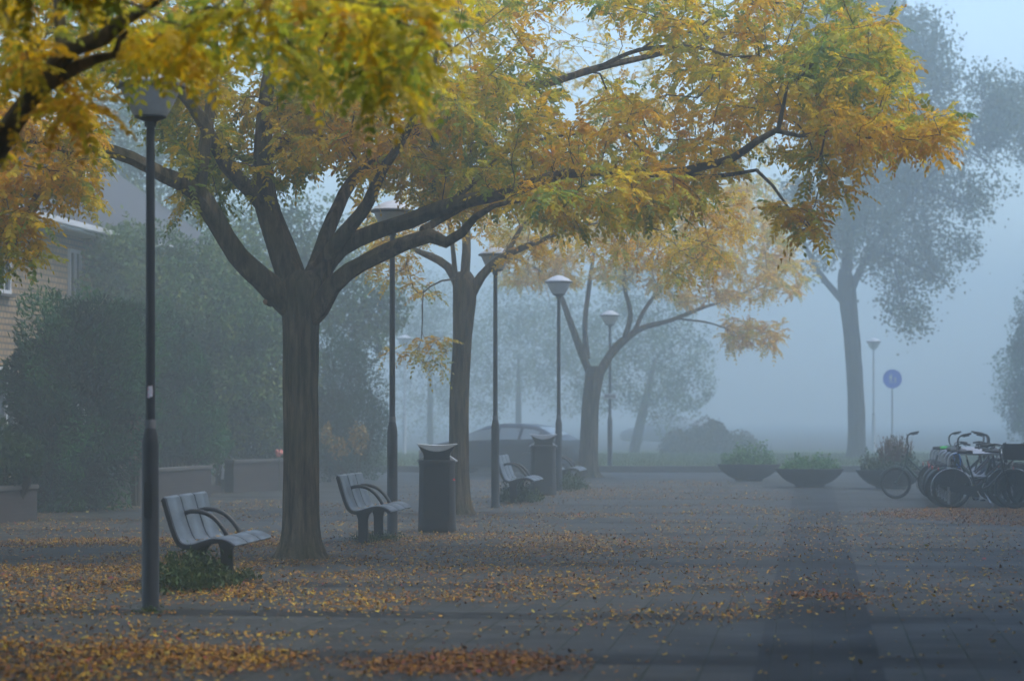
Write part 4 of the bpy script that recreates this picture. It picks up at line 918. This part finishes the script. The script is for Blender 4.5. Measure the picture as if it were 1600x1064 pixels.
# ------------------------------------------------------------------ brick house (left)
HX = -16.6
def house():
    r = empty('brick_house', 'yellow brick house with a dark roof and white gutter behind the hedges', 'house', (HX, 52, 0))
    MB().box((-4.5, 2, 2.86), (9, 28, 5.72)).build('wall', M['brick'], r, False)
    MB().add([(.55, -12.3, 5.72), (.55, 16.3, 5.72), (-4.5, 16.3, 9.2), (-4.5, -12.3, 9.2), (.55, -12.3, 5.86), (.55, 16.3, 5.86), (-4.5, 16.3, 9.36), (-4.5, -12.3, 9.36), (-9.6, -12.3, 5.72), (-9.6, 16.3, 5.72), (-9.6, -12.3, 5.86), (-9.6, 16.3, 5.86)],
             [(0, 1, 2, 3), (4, 7, 6, 5), (0, 4, 5, 1), (0, 3, 7, 4), (1, 5, 6, 2), (3, 2, 9, 8), (7, 10, 11, 6), (8, 9, 11, 10), (3, 8, 10, 7), (2, 6, 11, 9)]).build('roof', M['roof'], r, False)
    MB().box((.62, 2, 5.79), (.13, 28.4, .14)).build('gutter', M['white'], r, False, .02)
    MB().box((.28, 2, 5.69), (.5, 28.2, .05)).build('soffit', M['white'], r, False)
    def win(y, z, w_, h_):
        f = MB()
        for dz in (-h_ / 2, h_ / 2): f.box((.03, y, z + dz), (.08, w_ + .08, .08))
        for dy in (-w_ / 2, 0, w_ / 2): f.box((.03, y + dy, z), (.07, .07, h_ - .08))
        fo = f.build('window', M['white'], r, False)
        MB().box((.008, y, z), (.02, w_ - .02, h_ - .02)).build('pane', M['glass'], fo, False)
        MB().box((.07, y, z - h_ / 2 - .075), (.16, w_ + .2, .06)).build('sill', M['cap'], fo, False)
    for y in (-9, -3.75, 1.15, 5.2, 10): win(y, 4.75, .8, 1.15)
    for y in (-9, -3.6, 1.3, 8.2): win(y, 1.9, 1.2, 1.4)
    # dormer with white barge boards
    d = MB(); y0 = 2.6
    d.box((-1.5, y0, 7.35), (2.6, 1.5, 1.3)); dm = d.build('dormer', M['roof'], r, False)
    MB().add([(.0, y0 - .95, 7.95), (.0, y0, 8.6), (.0, y0 + .95, 7.95), (-3.2, y0 - .95, 7.95), (-3.2, y0, 8.6), (-3.2, y0 + .95, 7.95), (.0, y0 - .95, 8.07), (.0, y0, 8.74), (.0, y0 + .95, 8.07), (-3.2, y0 - .95, 8.07), (-3.2, y0, 8.74), (-3.2, y0 + .95, 8.07)],
             [(0, 3, 4, 1), (1, 4, 5, 2), (6, 7, 10, 9), (7, 8, 11, 10), (0, 1, 7, 6), (1, 2, 8, 7), (3, 9, 10, 4), (4, 10, 11, 5), (0, 6, 9, 3), (2, 5, 11, 8)]).build('dormer_roof', M['white'], dm, False)
    MB().box((-.19, y0, 7.5), (.06, 1.0, .8)).build('dormer_window', M['white'], dm, False)
house()

# unseen blocks added beside and behind the camera to shade the near fog
def shade_terrace(label, cx, cy, Lx, Ly, h, rz):
    r = empty('shade_block', label, 'building', (cx, cy, 0), rz)
    MB().box((0, 0, h / 2), (Lx, Ly, h)).build('wall', M['darkwall'], r, False)
    MB().box((0, 0, h + .12), (Lx + .5, Ly + .5, .24)).build('roof', M['roof'], r, False)
    for fl in range(4):
        for i in range(int(Lx / 4)):
            x = -Lx / 2 + 2 + i * 4; z = 1.7 + fl * 3.1
            f = MB()
            for dz in (-.75, .75): f.box((x, -Ly / 2 - .03, z + dz), (1.9, .1, .12))
            for dx in (-.9, 0, .9): f.box((x + dx, -Ly / 2 - .03, z), (.1, .1, 1.38))
            fo = f.build('window', M['white'], r, False); MB().box((x, -Ly / 2 - .01, z), (1.7, .03, 1.36)).build('pane', M['glass'], fo, False)
shade_terrace('added unseen brick block at the right, shading the near air', 21, 8, 64, 10, 13, -math.pi / 2)
shade_terrace('added unseen brick block behind the camera, shading the near air', 0, -28, 40, 10, 13, math.pi)
cw = empty('shade_roof', 'added unseen flat roof on posts over the camera, shading the near air', 'shade canopy', (0, -5, 0))  # roof added out of view to keep light off the near fog
MB().box((0, 0, 4.55), (31, 36, .35)).build('roof', M['farwall'], cw, False)
MB().box((0, 0, 4.33), (31.3, 36.3, .12)).build('fascia', M['roof'], cw, False)
for x in (-13, -8.5, 8.5, 13):  # posts carry the added shading roof
    for y in (-15, -8, -1): MB().lathe([(.11, 0), (.11, 4.26)], 16).build('post', M['post'], cw).location = (x, y, 0)

# ------------------------------------------------------------------ bowl planters
PL = np.array([[.05, .14, .03], [.08, .22, .05], [.13, .3, .08], [.2, .34, .12]])
def planter(px, py, label, cols, seed, h=.42, tall=None, R=.78):
    p = G(px, py); D = GD(py); r = empty('bowl_planter', label, 'planter', p, 0, 'shallow bowl planters with plants')
    MB().lathe([(.34, 0), (.345, .045), (.41, .07), (.52, .125), (.62, .2), (.7, .285), (.755, .36), (.785, .405), (.78, .418), (.76, .415), (.73, .38), (.68, .33)], 40).build('bowl', M['planter'], r)
    MB().lathe([(.72, .35), (.4, .37), (.001, .38)], 30).build('soil', M['soil'], r)
    rs = np.random.RandomState(seed); n = 300
    a = rs.uniform(0, 6.28, n); q = R * .86 * np.sqrt(rs.uniform(0, 1, n))
    lumps = np.array([.35 + .95 * mnoise.noise(Vector((math.cos(x) * y_ * 2.2 + seed, math.sin(x) * y_ * 2.2, 0))) for x, y_ in zip(a, q)])
    hh = h * np.clip(lumps + rs.uniform(-.1, .4, n), .15, 1.2)
    P = np.stack([q * np.cos(a), q * np.sin(a), np.full(n, .37)], 1); tip = P + np.stack([rs.normal(0, .06, n), rs.normal(0, .06, n), hh], 1)
    s = np.tile(np.array([.004, 0, 0]), (n, 1)); mid = (P + tip) / 2
    V = np.stack([P, mid + s, tip, mid - s], 1).reshape(-1, 3); T = np.repeat(palette(rs.uniform(0, .6, n), cols), 4, 0)
    m = n * 5; i = rs.randint(0, n, m); t = rs.uniform(.2, 1, m); P2 = P[i] * (1 - t)[:, None] + tip[i] * t[:, None] + rs.normal(0, .03, (m, 3))
    V2, T2 = simple_leaves(P2, .085, palette(rs.uniform(0, 1, m), cols), rs, .5, bias=np.array([0, 0, .3]))
    V2 = np.concatenate([V, V2]); T2 = np.concatenate([T, T2]); mesh_np('plants', V2, np.arange(len(V2)).reshape(-1, 4), M['leafg'], r, T2)
    if tall:
        x0, x1, th, tc, k = tall; P = np.stack([rs.uniform(x0, x1, k), rs.normal(0, .12, k), np.full(k, .38)], 1)
        tip = P + np.stack([rs.normal(0, .1, k), rs.normal(0, .1, k), th * rs.uniform(.6, 1.1, k)], 1); s = np.tile(np.array([.006, 0, 0]), (k, 1)); mid = (P + tip) / 2
        V = np.stack([P, mid + s * 1.5, tip, mid - s * 1.5], 1).reshape(-1, 3); T = np.repeat(palette(rs.uniform(0, 1, k), np.array(tc)), 4, 0)
        m = k * 4; i = rs.randint(0, k, m); t = rs.uniform(.4, 1, m); P2 = P[i] * (1 - t)[:, None] + tip[i] * t[:, None] + rs.normal(0, .02, (m, 3))
        V2, T2 = simple_leaves(P2, .09, palette(rs.uniform(0, 1, m), np.array(tc)), rs, .3, bias=np.array([0, 0, 1.2])); V2 = np.concatenate([V, V2]); T2 = np.concatenate([T, T2]); mesh_np('tall_grass', V2, np.arange(len(V2)).reshape(-1, 4), M['leafg'], r, T2)
    return r
planter(1265, 760, 'bowl planter standing at the end of the dark paving strip, in front of another bowl', PL, 3, .34)
planter(1170, 751, 'leftmost bowl planter with the fullest bright green plants', PL, 9, .52)
planter(1392, 763, 'bowl planter behind the lone bicycle with tall reddish grass', np.array([[.03, .06, .025], [.05, .09, .03], [.09, .12, .05]]), 14, .45, (-.15, .35, .78, [[.16, .08, .05], [.22, .12, .07], [.1, .1, .04]], 160))

# ------------------------------------------------------------------ round blue sign on the verge
def sign():
    D = 89.0; p = U(1394, HOR, D); r = empty('footpath_sign', 'round blue sign with white walking figures on a thin pole in the fog', 'sign', (p.x, p.y, .02), YAW)
    zc = 1.7 + (HOR - 592) * D / F - .02; R = 15.5 * D / F
    MB().lathe([(.03, 0), (.03, zc + R * .8)], 12).build('pole', M['signgrey'], r)
    def disc(rad, y, m, name, par):
        mb = MB(); n = 40; v = [(rad * math.cos(2 * math.pi * i / n), y + yy, rad * math.sin(2 * math.pi * i / n) + zc) for yy in (0, .008) for i in range(n)]
        mb.add(v, [tuple(range(n)), tuple(range(2 * n - 1, n - 1, -1))] + [(i, (i + 1) % n, (i + 1) % n + n, i + n) for i in range(n)]); return mb.build(name, m, par, False)
    dk = disc(R, -.06, M['white'], 'disc', r); disc(R * .94, -.072, M['signblue'], 'blue_face', dk)
    mb = MB()
    def fig(x, z, s):
        def pl(poly): mb.prism([(x + a * s, zc + z + b * s) for a, b in poly], -.08, -.074)
        n = 12; pl([(.055 * math.cos(2 * math.pi * i / n), .43 + .055 * math.sin(2 * math.pi * i / n)) for i in range(n)])
        pl([(-.07, .36), (.07, .36), (.08, .05), (-.08, .05)]); pl([(-.08, .05), (-.01, .05), (-.07, -.4), (-.14, -.4)]); pl([(.01, .05), (.08, .05), (.16, -.4), (.09, -.4)])
        pl([(-.07, .36), (-.07, .27), (-.16, .02), (-.21, .04)]); pl([(.07, .36), (.2, .06), (.16, .02), (.07, .25)])
    fig(-.06, .0, .4); fig(.1, -.05, .26); mb.build('walking_figures', M['white'], dk, False)
    MB().box((0, -.045, zc), (.12, .03, .06)).build('bracket', M['signgrey'], r, False)
sign()

# ------------------------------------------------------------------ bicycles
def bicycle(loc, rz, label, paint, saddle='leather', guard=None, crate=False, R=.34, lean=0.0, bars='city', carrier=True, group='bicycles parked at the steel hoops', turn=0.0, bag=None, rimm='iron', coat=True):
    r = empty('bicycle', label, 'bicycle', loc, rz, group); r.rotation_euler = (lean, 0, rz); wb = 1.08; mp = M[paint]; guard = guard or paint
    k = R / .34
    def wheel(x, rz_=0.0):
        t = MB().ring((0, 0, 0), R - .024, .025, 36, 8).build('wheel', M['tyre'], r); t.location = (x, 0, R); t.rotation_euler = (0, 0, rz_)
        MB().ring((0, 0, 0), R - .052, .012, 36, 6).build('rim', M[rimm], t)
        sp = MB()
        for i in range(18):
            a = 2 * math.pi * i / 18; y = .03 if i % 2 else -.03
            sp.tube([(.02 * math.cos(a + .9), y, .02 * math.sin(a + .9)), ((R - .05) * math.cos(a), 0, (R - .05) * math.sin(a))], .0016, 4, False)
        sp.tube([(0, -.05, 0), (0, .05, 0)], .024, 10); sp.build('spokes', M['galv' if rimm != 'iron' else 'iron'], t)
        return t
    wheel(0); wheel(wb, turn)
    bb = Vector((.45, 0, .29)); st = Vector((.27, 0, .86)); hl = Vector((.90, 0, .66 * 1)); ht = Vector((.86, 0, .88)); fa = Vector((wb, 0, R))
    f = MB(); f.tube([bb, st], .018, 8); f.tube([bb, bb + Vector((.2, 0, .1)), hl], .023, 8); f.tube([bb.lerp(st, .35), bb.lerp(st, .35) + Vector((.2, 0, .05)), ht - Vector((-.01, 0, .06))], .016, 8)
    f.tube([hl, ht], .022, 10)
    for s in (-1, 1):
        f.tube([bb + Vector((0, s * .03, 0)), Vector((0, s * .055, R))], .009, 6); f.tube([bb.lerp(st, .82) + Vector((0, s * .015, 0)), Vector((0, s * .055, R))], .008, 6)
    f.build('frame', mp, r)
    fk = MB()
    for s in (-1, 1): fk.tube([hl + Vector((0, s * .03, 0)), hl.lerp(fa, .5) + Vector((-.015, s * .045, 0)), fa + Vector((0, s * .05, 0))], [.014, .012, .009], 7)
    fk.tube([hl + Vector((0, -.04, .005)), hl + Vector((0, .04, .005))], .016, 8); fk.build('fork', mp, r)
    for x, a0, a1 in ((0, .1, 3.5), (wb, .5, 2.9)):
        g_ = MB(); n = 18
        for i in range(n):
            aa, ab = a0 + (a1 - a0) * i / n, a0 + (a1 - a0) * (i + 1) / n
            for (y0, e0), (y1, e1) in (((-.03, 0), (0, .01)), ((0, .01), (.03, 0))):
                q = lambda a_, y_, e_: (x + (R + .018 + e_) * math.cos(a_), y_, R + (R + .018 + e_) * math.sin(a_))
                g_.add([q(aa, y0, e0), q(ab, y0, e0), q(ab, y1, e1), q(aa, y1, e1)], [(0, 1, 2, 3)])
        g_.build('mudguard', M[guard], r)
    if coat:
        for sg in (-1, 1):
            cg = MB(); poly = [(.0, R + .02)] + [((R + .012) * math.cos(a), R + (R + .012) * math.sin(a)) for a in [.35 + (2.75 - .35) * i / 14 for i in range(15)]]
            cg.prism(poly, sg * .047 - .003, sg * .047 + .003); cg.build('coat_guard', M['black'], r)
    MB().tube([st - Vector((-.03, 0, .1)), st + Vector((-.025, 0, .1))], .0125, 8).build('seat_post', M['chrome'], r)
    sx, sz = st.x - .03, st.z + .1
    sa = MB(); rows = [(-.14, .075, .035), (-.10, .095, .045), (-.02, .085, .04), (.06, .04, .036), (.13, .022, .03)]; n = 10; b = len(sa.v); v = []
    for x, hw, hz in rows: v += [(sx + x, hw * math.cos(2 * math.pi * j / n), sz + .03 + (hz if math.sin(2 * math.pi * j / n) > 0 else .03) * math.sin(2 * math.pi * j / n)) for j in range(n)]
    sa.add(v, [(i * n + j, i * n + (j + 1) % n, (i + 1) * n + (j + 1) % n, (i + 1) * n + j) for i in range(4) for j in range(n)] + [tuple(range(n)), tuple(range(4 * n, 5 * n))]); sa.build('saddle', M[saddle], r)
    hb = MB(); top = ht + Vector((-.03, 0, .16)); hb.tube([ht, top], .014, 8)
    if bars == 'city': side = [(0, 0, 0), (.03, .1, .02), (.02, .2, .06), (-.08, .275, .08), (-.2, .29, .06)]
    elif bars == 'high': side = [(0, 0, 0), (.03, .06, .06), (.03, .16, .17), (-.03, .25, .23), (-.17, .29, .25)]
    else: side = [(0, 0, 0), (.0, .12, .01), (-.02, .29, .02)]
    for s in (-1, 1):
        pts = [top + Vector((a, b_ * s, c)) for a, b_, c in side]; hb.tube([Vector(q) for q in catmull(pts, .03)], .0115, 7)
    ho = hb.build('handlebar', M['iron'], r)
    for s in (-1, 1):
        e = top + Vector((side[-1][0], side[-1][1] * s, side[-1][2])); d = (Vector(side[-1]) - Vector(side[-2])); d.y *= s; d.normalize()
        MB().tube([e - d * .11, e + d * .012], .017, 8).build('grip', M['grip'], ho)
        MB().tube([e - d * .11 + Vector((.02, 0, -.005)), e + Vector((.06, 0, -.03))], .006, 5).build('brake_lever', M['iron'], ho)
    cc = MB(); n = 22; poly = []
    for i in range(n // 2 + 1): a = math.pi / 2 + math.pi * i / (n // 2); poly.append((.06 * math.cos(a) + .02, R + .06 * math.sin(a)))
    for i in range(n // 2 + 1): a = -math.pi / 2 + math.pi * i / (n // 2); poly.append((bb.x + .1 * math.cos(a), bb.z + .1 * math.sin(a)))
    cc.prism(poly, -.075, -.05); cc.build('chain_case', M['black'], r, True, .006)
    cr = MB(); cr.tube([bb + Vector((0, -.08, 0)), bb + Vector((.08, -.1, -.15))], .01, 6); cr.tube([bb + Vector((0, .07, 0)), bb + Vector((-.08, .1, .15))], .01, 6); cr.tube([bb + Vector((0, -.09, 0)), bb + Vector((0, .09, 0))], .015, 8)
    co = cr.build('crank', M['chrome'], r)
    for s, q in ((-1, (.08, -.15)), (1, (-.08, .15))): MB().box((bb.x + q[0], s * .15, bb.z + q[1]), (.09, .09, .025)).build('pedal', M['grip'], co, False, .004)
    if carrier:
        ca = MB(); zc_ = 2 * R + .065
        for y in (-.07, 0, .07): ca.tube([(-.2, y, zc_), (.2, y, zc_)], .006, 6)
        ca.tube([(-.2, -.07, zc_), (-.22, -.03, zc_), (-.22, .03, zc_), (-.2, .07, zc_)], .006, 6)
        for s in (-1, 1): ca.tube([(-.12, s * .07, zc_), (0, s * .06, R)], .005, 5); ca.tube([(.1, s * .07, zc_), (0, s * .06, R)], .005, 5)
        ca.build('carrier', M['black'], r)
        MB().lathe([(.001, 0), (.03, 0), (.034, .012), (.03, .02), (.001, .022)], 12).build('rear_light', M['stickr'], r).matrix_local = Matrix.Translation((-.22, 0, zc_ - .06)) @ Matrix.Rotation(-math.pi / 2, 4, 'Y')
    if bag:
        for sg in (-1, 1): MB().box((-.02, sg * .135, .56), (.34, .11, .33)).build('pannier', M['crate'], r, True, .02)
    lt = MB(); lt.lathe([(.001, 0), (.035, .0), (.04, .02), (.02, .06), (.001, .065)], 12); lo = lt.build('front_light', M['black'], r); lo.matrix_local = Matrix.Translation((.97, 0, .84)) @ Matrix.Rotation(-math.pi / 2, 4, 'Y')
    MB().tube([(.38, .05, .26), (.30, .13, .13), (.24, .19, .005)], .009, 6).build('kickstand', M['chrome'], r)
    if crate:
        cb = MB(); cx, cz, w_, d_, h_ = 1.08, .86, .36, .44, .27
        for i in range(5):
            z = cz + .03 + i * .054
            for s in (-1, 1): cb.box((cx, s * d_ / 2, z), (w_, .014, .046)); cb.box((cx + s * w_ / 2, 0, z), (.014, d_ - .016, .046))
        cb.box((cx, 0, cz), (w_, d_, .014))
        for sx_ in (-1, 1):
            for sy_ in (-1, 1): cb.box((cx + sx_ * (w_ / 2 - .02), sy_ * (d_ / 2 - .02), cz + .15), (.022, .022, .29))
        cb.tube([(cx, 0, cz), (.93, 0, .72)], .014, 6); cb.build('crate', M['crate'], r, False)
    return r
RX = 2.43                                                  # left ends of the hoops, metres right of the street axis
def SP(X, D):                                              # street offset X at camera depth D
    y = (D + X * math.sin(YAW)) / math.cos(YAW); return Vector((X, y, 0))
def hoop(i, D):
    r = empty('bicycle_hoop', HOOPL[i], 'bicycle stand', SP(RX, D), 0, 'galvanised bicycle hoops in a row')
    rr = .12; W_ = 1.1; H_ = .95
    pts = [(0, 0, 0), (0, 0, H_ - rr)] + [(rr - rr * math.cos(a), 0, H_ - rr + rr * math.sin(a)) for a in [math.pi / 2 * j / 6 for j in range(1, 7)]] + [(W_ - rr + rr * math.sin(a), 0, H_ - rr + rr * math.cos(a)) for a in [math.pi / 2 * j / 6 for j in range(0, 7)]] + [(W_, 0, 0)]
    MB().tube(pts, .026, 12).build('hoop', M['galv'], r)
    MB().tube([(.02, 0, .55), (W_ - .02, 0, .55)], .02, 10).build('crossbar', M['galv'], r)
HOOPL = ['nearest bicycle hoop, with a bright crossbar behind the crate bicycle', 'second bicycle hoop from the camera in the row', 'third bicycle hoop from the camera in the row', 'fourth bicycle hoop from the camera, midway in the row',
         'fifth bicycle hoop from the camera in the row', 'sixth bicycle hoop, last but one in the row', 'last and most distant bicycle hoop in the row']
for i in range(7): hoop(i, 43.1 + i * 1.08)
# a blue lock looped on the nearest hoop
lk = empty('cable_lock', 'bright blue cable lock hanging on the nearest hoop', 'lock', SP(RX + .1, 43.1) + Vector((0, 0, .9)))
MB().tube([Vector(q) for q in catmull([(-.02, -.03, .03), (.05, -.045, .06), (.09, -.05, .0), (.1, -.04, -.12), (.08, -.035, -.2), (.02, .03, -.1), (-.02, .045, .02), (-.02, -.03, .03)], .03)], .011, 7).build('cable', M['bluepl'], lk)
bicycle(SP(RX + .02, 42.6), 0, 'nearest black bicycle carrying a dark crate in front of the handlebar, white edged rear mudguard', 'black', guard='galv', crate=True, lean=-.05)
bicycle(SP(RX - .03, 43.75), 0.02, 'dark blue bicycle with panniers just behind the one with the crate', 'bikeblue', bag=True, lean=.05, bars='city')
bicycle(SP(RX - .05, 44.6), -.03, 'dark red bicycle, third from the camera at the hoops', 'bikered', lean=-.05, bars='high')
bicycle(SP(RX - .0, 45.7), .03, 'grey bicycle in the middle of the row at the hoops', 'bikegrey', lean=.04, bars='city')
bicycle(SP(RX - .05, 46.9), 0, 'bicycle with a bright green saddle among the hoops', 'black', saddle='greenplastic', lean=-.03, bars='flat')
bicycle(SP(RX + .1, 48.2), .02, 'dark green bicycle farthest along the hoops', 'bikegreen', lean=.04, bars='high')
pb = G(1400, 779); bicycle((pb.x, pb.y, 0), math.pi, 'lone dark bicycle with high curved handlebar facing left in front of the planter', 'bikegreen', R=.31, bars='high', lean=.06, turn=.25, coat=False)
# shift the lone bicycle so that its front wheel stands where the photograph shows it
for ob in bpy.data.objects:
    if ob.get('label', '').startswith('lone dark bicycle'): ob.location = (pb.x + 1.08, pb.y, 0)
bicycle(SP(RX + 1.35, 42.9), .05, 'black bicycle cut by the right edge of the picture', 'black', bag=True, lean=.05, bars='city')
bicycle(SP(RX + 1.2, 44.2), -.04, 'dark grey bicycle behind the one cut by the right edge', 'bikeblue', lean=-.05, bars='high')
bicycle(SP(RX + 1.3, 45.6), .03, 'dark bicycle farther back at the right ends of the hoops', 'black', bag=True, lean=.05, bars='city')
bicycle(SP(RX + 1.3, 43.6), .05, 'black bicycle with high bars, second from the right edge', 'black', lean=-.04, bars='high')
bicycle(SP(RX + 1.7, 43.2), .0, 'black bicycle whose rear wheel alone shows at the right edge', 'black', lean=.04, bars='city')
bicycle(SP(RX + 1.05, 43.35), math.pi, 'black bicycle facing left between the nearest hoops', 'black', bag=True, lean=.06, bars='high')
bicycle(SP(RX + 1.1, 45.15), math.pi + .04, 'dark blue bicycle facing left in the middle of the hoops', 'bikeblue', lean=-.05, bars='city')
bicycle(SP(RX + 1.0, 42.95), math.pi - .03, 'dark green bicycle facing left right behind the crate bicycle', 'bikegreen', lean=.05, bars='flat')
bicycle(SP(RX + 1.65, 44.6), .02, 'black bicycle mostly beyond the right edge, third from the front', 'black', lean=.04, bars='city')
bicycle(SP(RX - .02, 44.15), .0, 'black bicycle squeezed between the dark blue and the dark red one', 'black', lean=.03, bars='city')
bicycle(SP(RX + .04, 46.3), .0, 'dark blue bicycle next to the one with the green saddle', 'bikeblue', lean=.05, bars='high')
bicycle(SP(RX + 1.12, 47.4), math.pi, 'black bicycle facing left toward the far end of the hoops', 'black', lean=.05, bars='high')
pbk = U(330, HOR, 53.5); bicycle((pbk.x + .2, pbk.y, .0), math.pi * .6, 'pale bicycle leaning in the garden by the steps', 'white', lean=.1, group='garden bicycle', bars='flat', guard='white')

# ------------------------------------------------------------------ cars
def car(loc, rz, label, paint, lit=False, H=1.38):
    r = empty('parked_car', label, 'car', loc, rz, 'parked cars'); s = H / 1.42
    # stations: x (front +), half width, underside, belt, roof height, roof half width
    S = [(2.14, .55, .32, .56, .58, .5), (2.08, .74, .24, .66, .69, .62), (1.85, .84, .2, .76, .8, .72), (1.35, .88, .19, .86, .90, .74), (.98, .89, .19, .91, .97, .72), (.55, .89, .19, .92, 1.18, .64), (.1, .89, .19, .93, 1.36, .58),
         (-.4, .89, .19, .94, 1.42, .57), (-.9, .89, .19, .95, 1.41, .57), (-1.35, .88, .2, .97, 1.34, .57), (-1.7, .87, .22, .99, 1.2, .6), (-1.95, .84, .26, 1.0, 1.05, .66), (-2.12, .78, .32, .93, .97, .68), (-2.16, .7, .42, .8, .84, .6)]
    n = 14; v = []
    for x, wd, zb, zt, zr, wr in S:
        half = [(wd * .8, zb), (wd * .97, zb + .06), (wd, zb + .22), (wd * .995, zt - .12), (wd * .955, zt), (wr + (wd * .95 - wr) * .12, zt + (zr - zt) * .82), (wr * .8, zr)]
        ring = [(x, y, z * s) for y, z in half] + [(x, -y, z * s) for y, z in reversed(half)]; v += ring
    f = [(i * n + j, i * n + (j + 1) % n, (i + 1) * n + (j + 1) % n, (i + 1) * n + j) for i in range(len(S) - 1) for j in range(n)] + [tuple(range(n)), tuple(range((len(S) - 1) * n, len(S) * n))]
    mb = MB(); mb.add(v, f); mb.build('body', M[paint], r, True, 0, 28)
    def side_pt(x, t, sg, e=.006):
        for a, b in zip(S, S[1:]):
            if b[0] <= x <= a[0]:
                q = (a[0] - x) / (a[0] - b[0]); wd, zt, zr, wr = [a[k_] + (b[k_] - a[k_]) * q for k_ in (1, 3, 4, 5)]
                y0, z0 = wd * .955, zt; y1, z1 = wr + (wd * .95 - wr) * .12, zt + (zr - zt) * .82
                return (x, sg * (y0 + (y1 - y0) * t + e), (z0 + (z1 - z0) * t) * s + e * .5)
    for sg in (-1, 1):
        for xs in ([.72, .5, .2, .0, -.3], [-.38, -.7, -.98], [-1.06, -1.35, -1.55]):
            mb = MB(); k_ = len(xs); vv = [side_pt(x, .08, sg) for x in xs] + [side_pt(x, .93, sg) for x in xs]
            mb.add(vv, [(i, i + 1, k_ + i + 1, k_ + i) for i in range(k_ - 1)]); mb.build('side_window', M['carglass'], r)
    for (xa, xb, nm) in ((.88, .16, 'windscreen'), (-1.88, -1.42, 'rear_window')):
        mb = MB(); k_ = 5; vv = []
        for i in range(k_):
            x = xa + (xb - xa) * i / (k_ - 1)
            for a, b in zip(S, S[1:]):
                if b[0] <= x <= a[0]:
                    q = (a[0] - x) / (a[0] - b[0]); zr = a[4] + (b[4] - a[4]) * q; wr = a[5] + (b[5] - a[5]) * q
            vv += [(x, wr * .76, zr * s + .008), (x, -wr * .76, zr * s + .008)]
        mb.add(vv, [(2 * i, 2 * i + 1, 2 * i + 3, 2 * i + 2) for i in range(k_ - 1)]); mb.build(nm, M['carglass'], r)
    for x in (1.33, -1.28):
        for sg in (-1, 1):
            t = MB().lathe([(.2, -.1), (.29, -.1), (.315, -.07), (.315, .07), (.29, .1), (.2, .1)], 28).build('wheel', M['tyre'], r)
            t.matrix_local = Matrix.Translation((x, sg * .8, .315)) @ Matrix.Rotation(math.pi / 2, 4, 'X')
            MB().lathe([(.001, .085), (.06, .1), (.2, .075), (.21, -.08), (.001, -.09)], 20).build('rim', M['galv'], t) if sg < 0 else MB().lathe([(.001, -.085), (.06, -.1), (.2, -.075), (.21, .08), (.001, .09)], 20).build('rim', M['galv'], t)
    for sg in (-1, 1):
        MB().box((-2.1, sg * .68, .8 * s), (.14, .2, .13), 0).build('tail_light', M['tail'] if lit else M['stickr'], r, True, .03)
        MB().box((2.0, sg * .62, .62 * s), (.2, .26, .12), 0).build('headlight', M['chrome'], r, True, .03)
        MB().box((.72, sg * .97, .95 * s), (.12, .16, .1)).build('wing_mirror', M[paint], r, True, .03)
    return r
cD = 66.3
pc = FWD * 65.6 + RGT * (65.6 * (780 - 800) / F)
car((pc.x, pc.y, 0), math.radians(180 - 27) + YAW, 'dark car parked at an angle behind the second tree, red tail lamp lit', 'carpaint', True)
pc = FWD * 122 + RGT * (122 * (1035 - 800) / F); car((pc.x, pc.y, .01), math.radians(180) + YAW, 'pale car on the far road, right of the leaning tree', 'carlight', False, 1.45)

# small pink flower at the edge of the big trunk
pf = U(436, HOR, 52.0); fl = empty('flower', 'small pink bloom showing at the left edge of the big trunk above the wall', 'flower', (pf.x, pf.y, 0))
zf = U(436, 708, 52).z
MB().tube([(0, 0, 0), (.01, 0, zf * .5), (0, 0, zf)], .008, 6).build('stem', M['stemg'], fl)
mb = MB()
for i in range(7):
    a = i * .9; mb.ball((math.cos(a) * .05, math.sin(a) * .05, zf + .05 * math.sin(i * 2.1)), .045, 5)
mb.build('petals', M['pink'], fl)

# ------------------------------------------------------------------ haze
hb = MB(); hb.box((0, 145, 9.2), (304, 374, 20.6)); hz = hb.build('haze', M['white'], None, False)
tag(hz, 'pale blue morning fog filling the whole square', 'fog', kind='stuff')
hm = bpy.data.materials.new('haze'); hm.use_nodes = True; hm.node_tree.nodes.clear()
pv = hm.node_tree.nodes.new('ShaderNodeVolumePrincipled'); ho_ = hm.node_tree.nodes.new('ShaderNodeOutputMaterial')
pv.inputs['Color'].default_value = (*HAZE_COLOR, 1); pv.inputs['Density'].default_value = HAZE_DENSITY; pv.inputs['Anisotropy'].default_value = HAZE_G
hm.node_tree.links.new(pv.outputs[0], ho_.inputs['Volume']); hz.data.materials.clear(); hz.data.materials.append(hm)
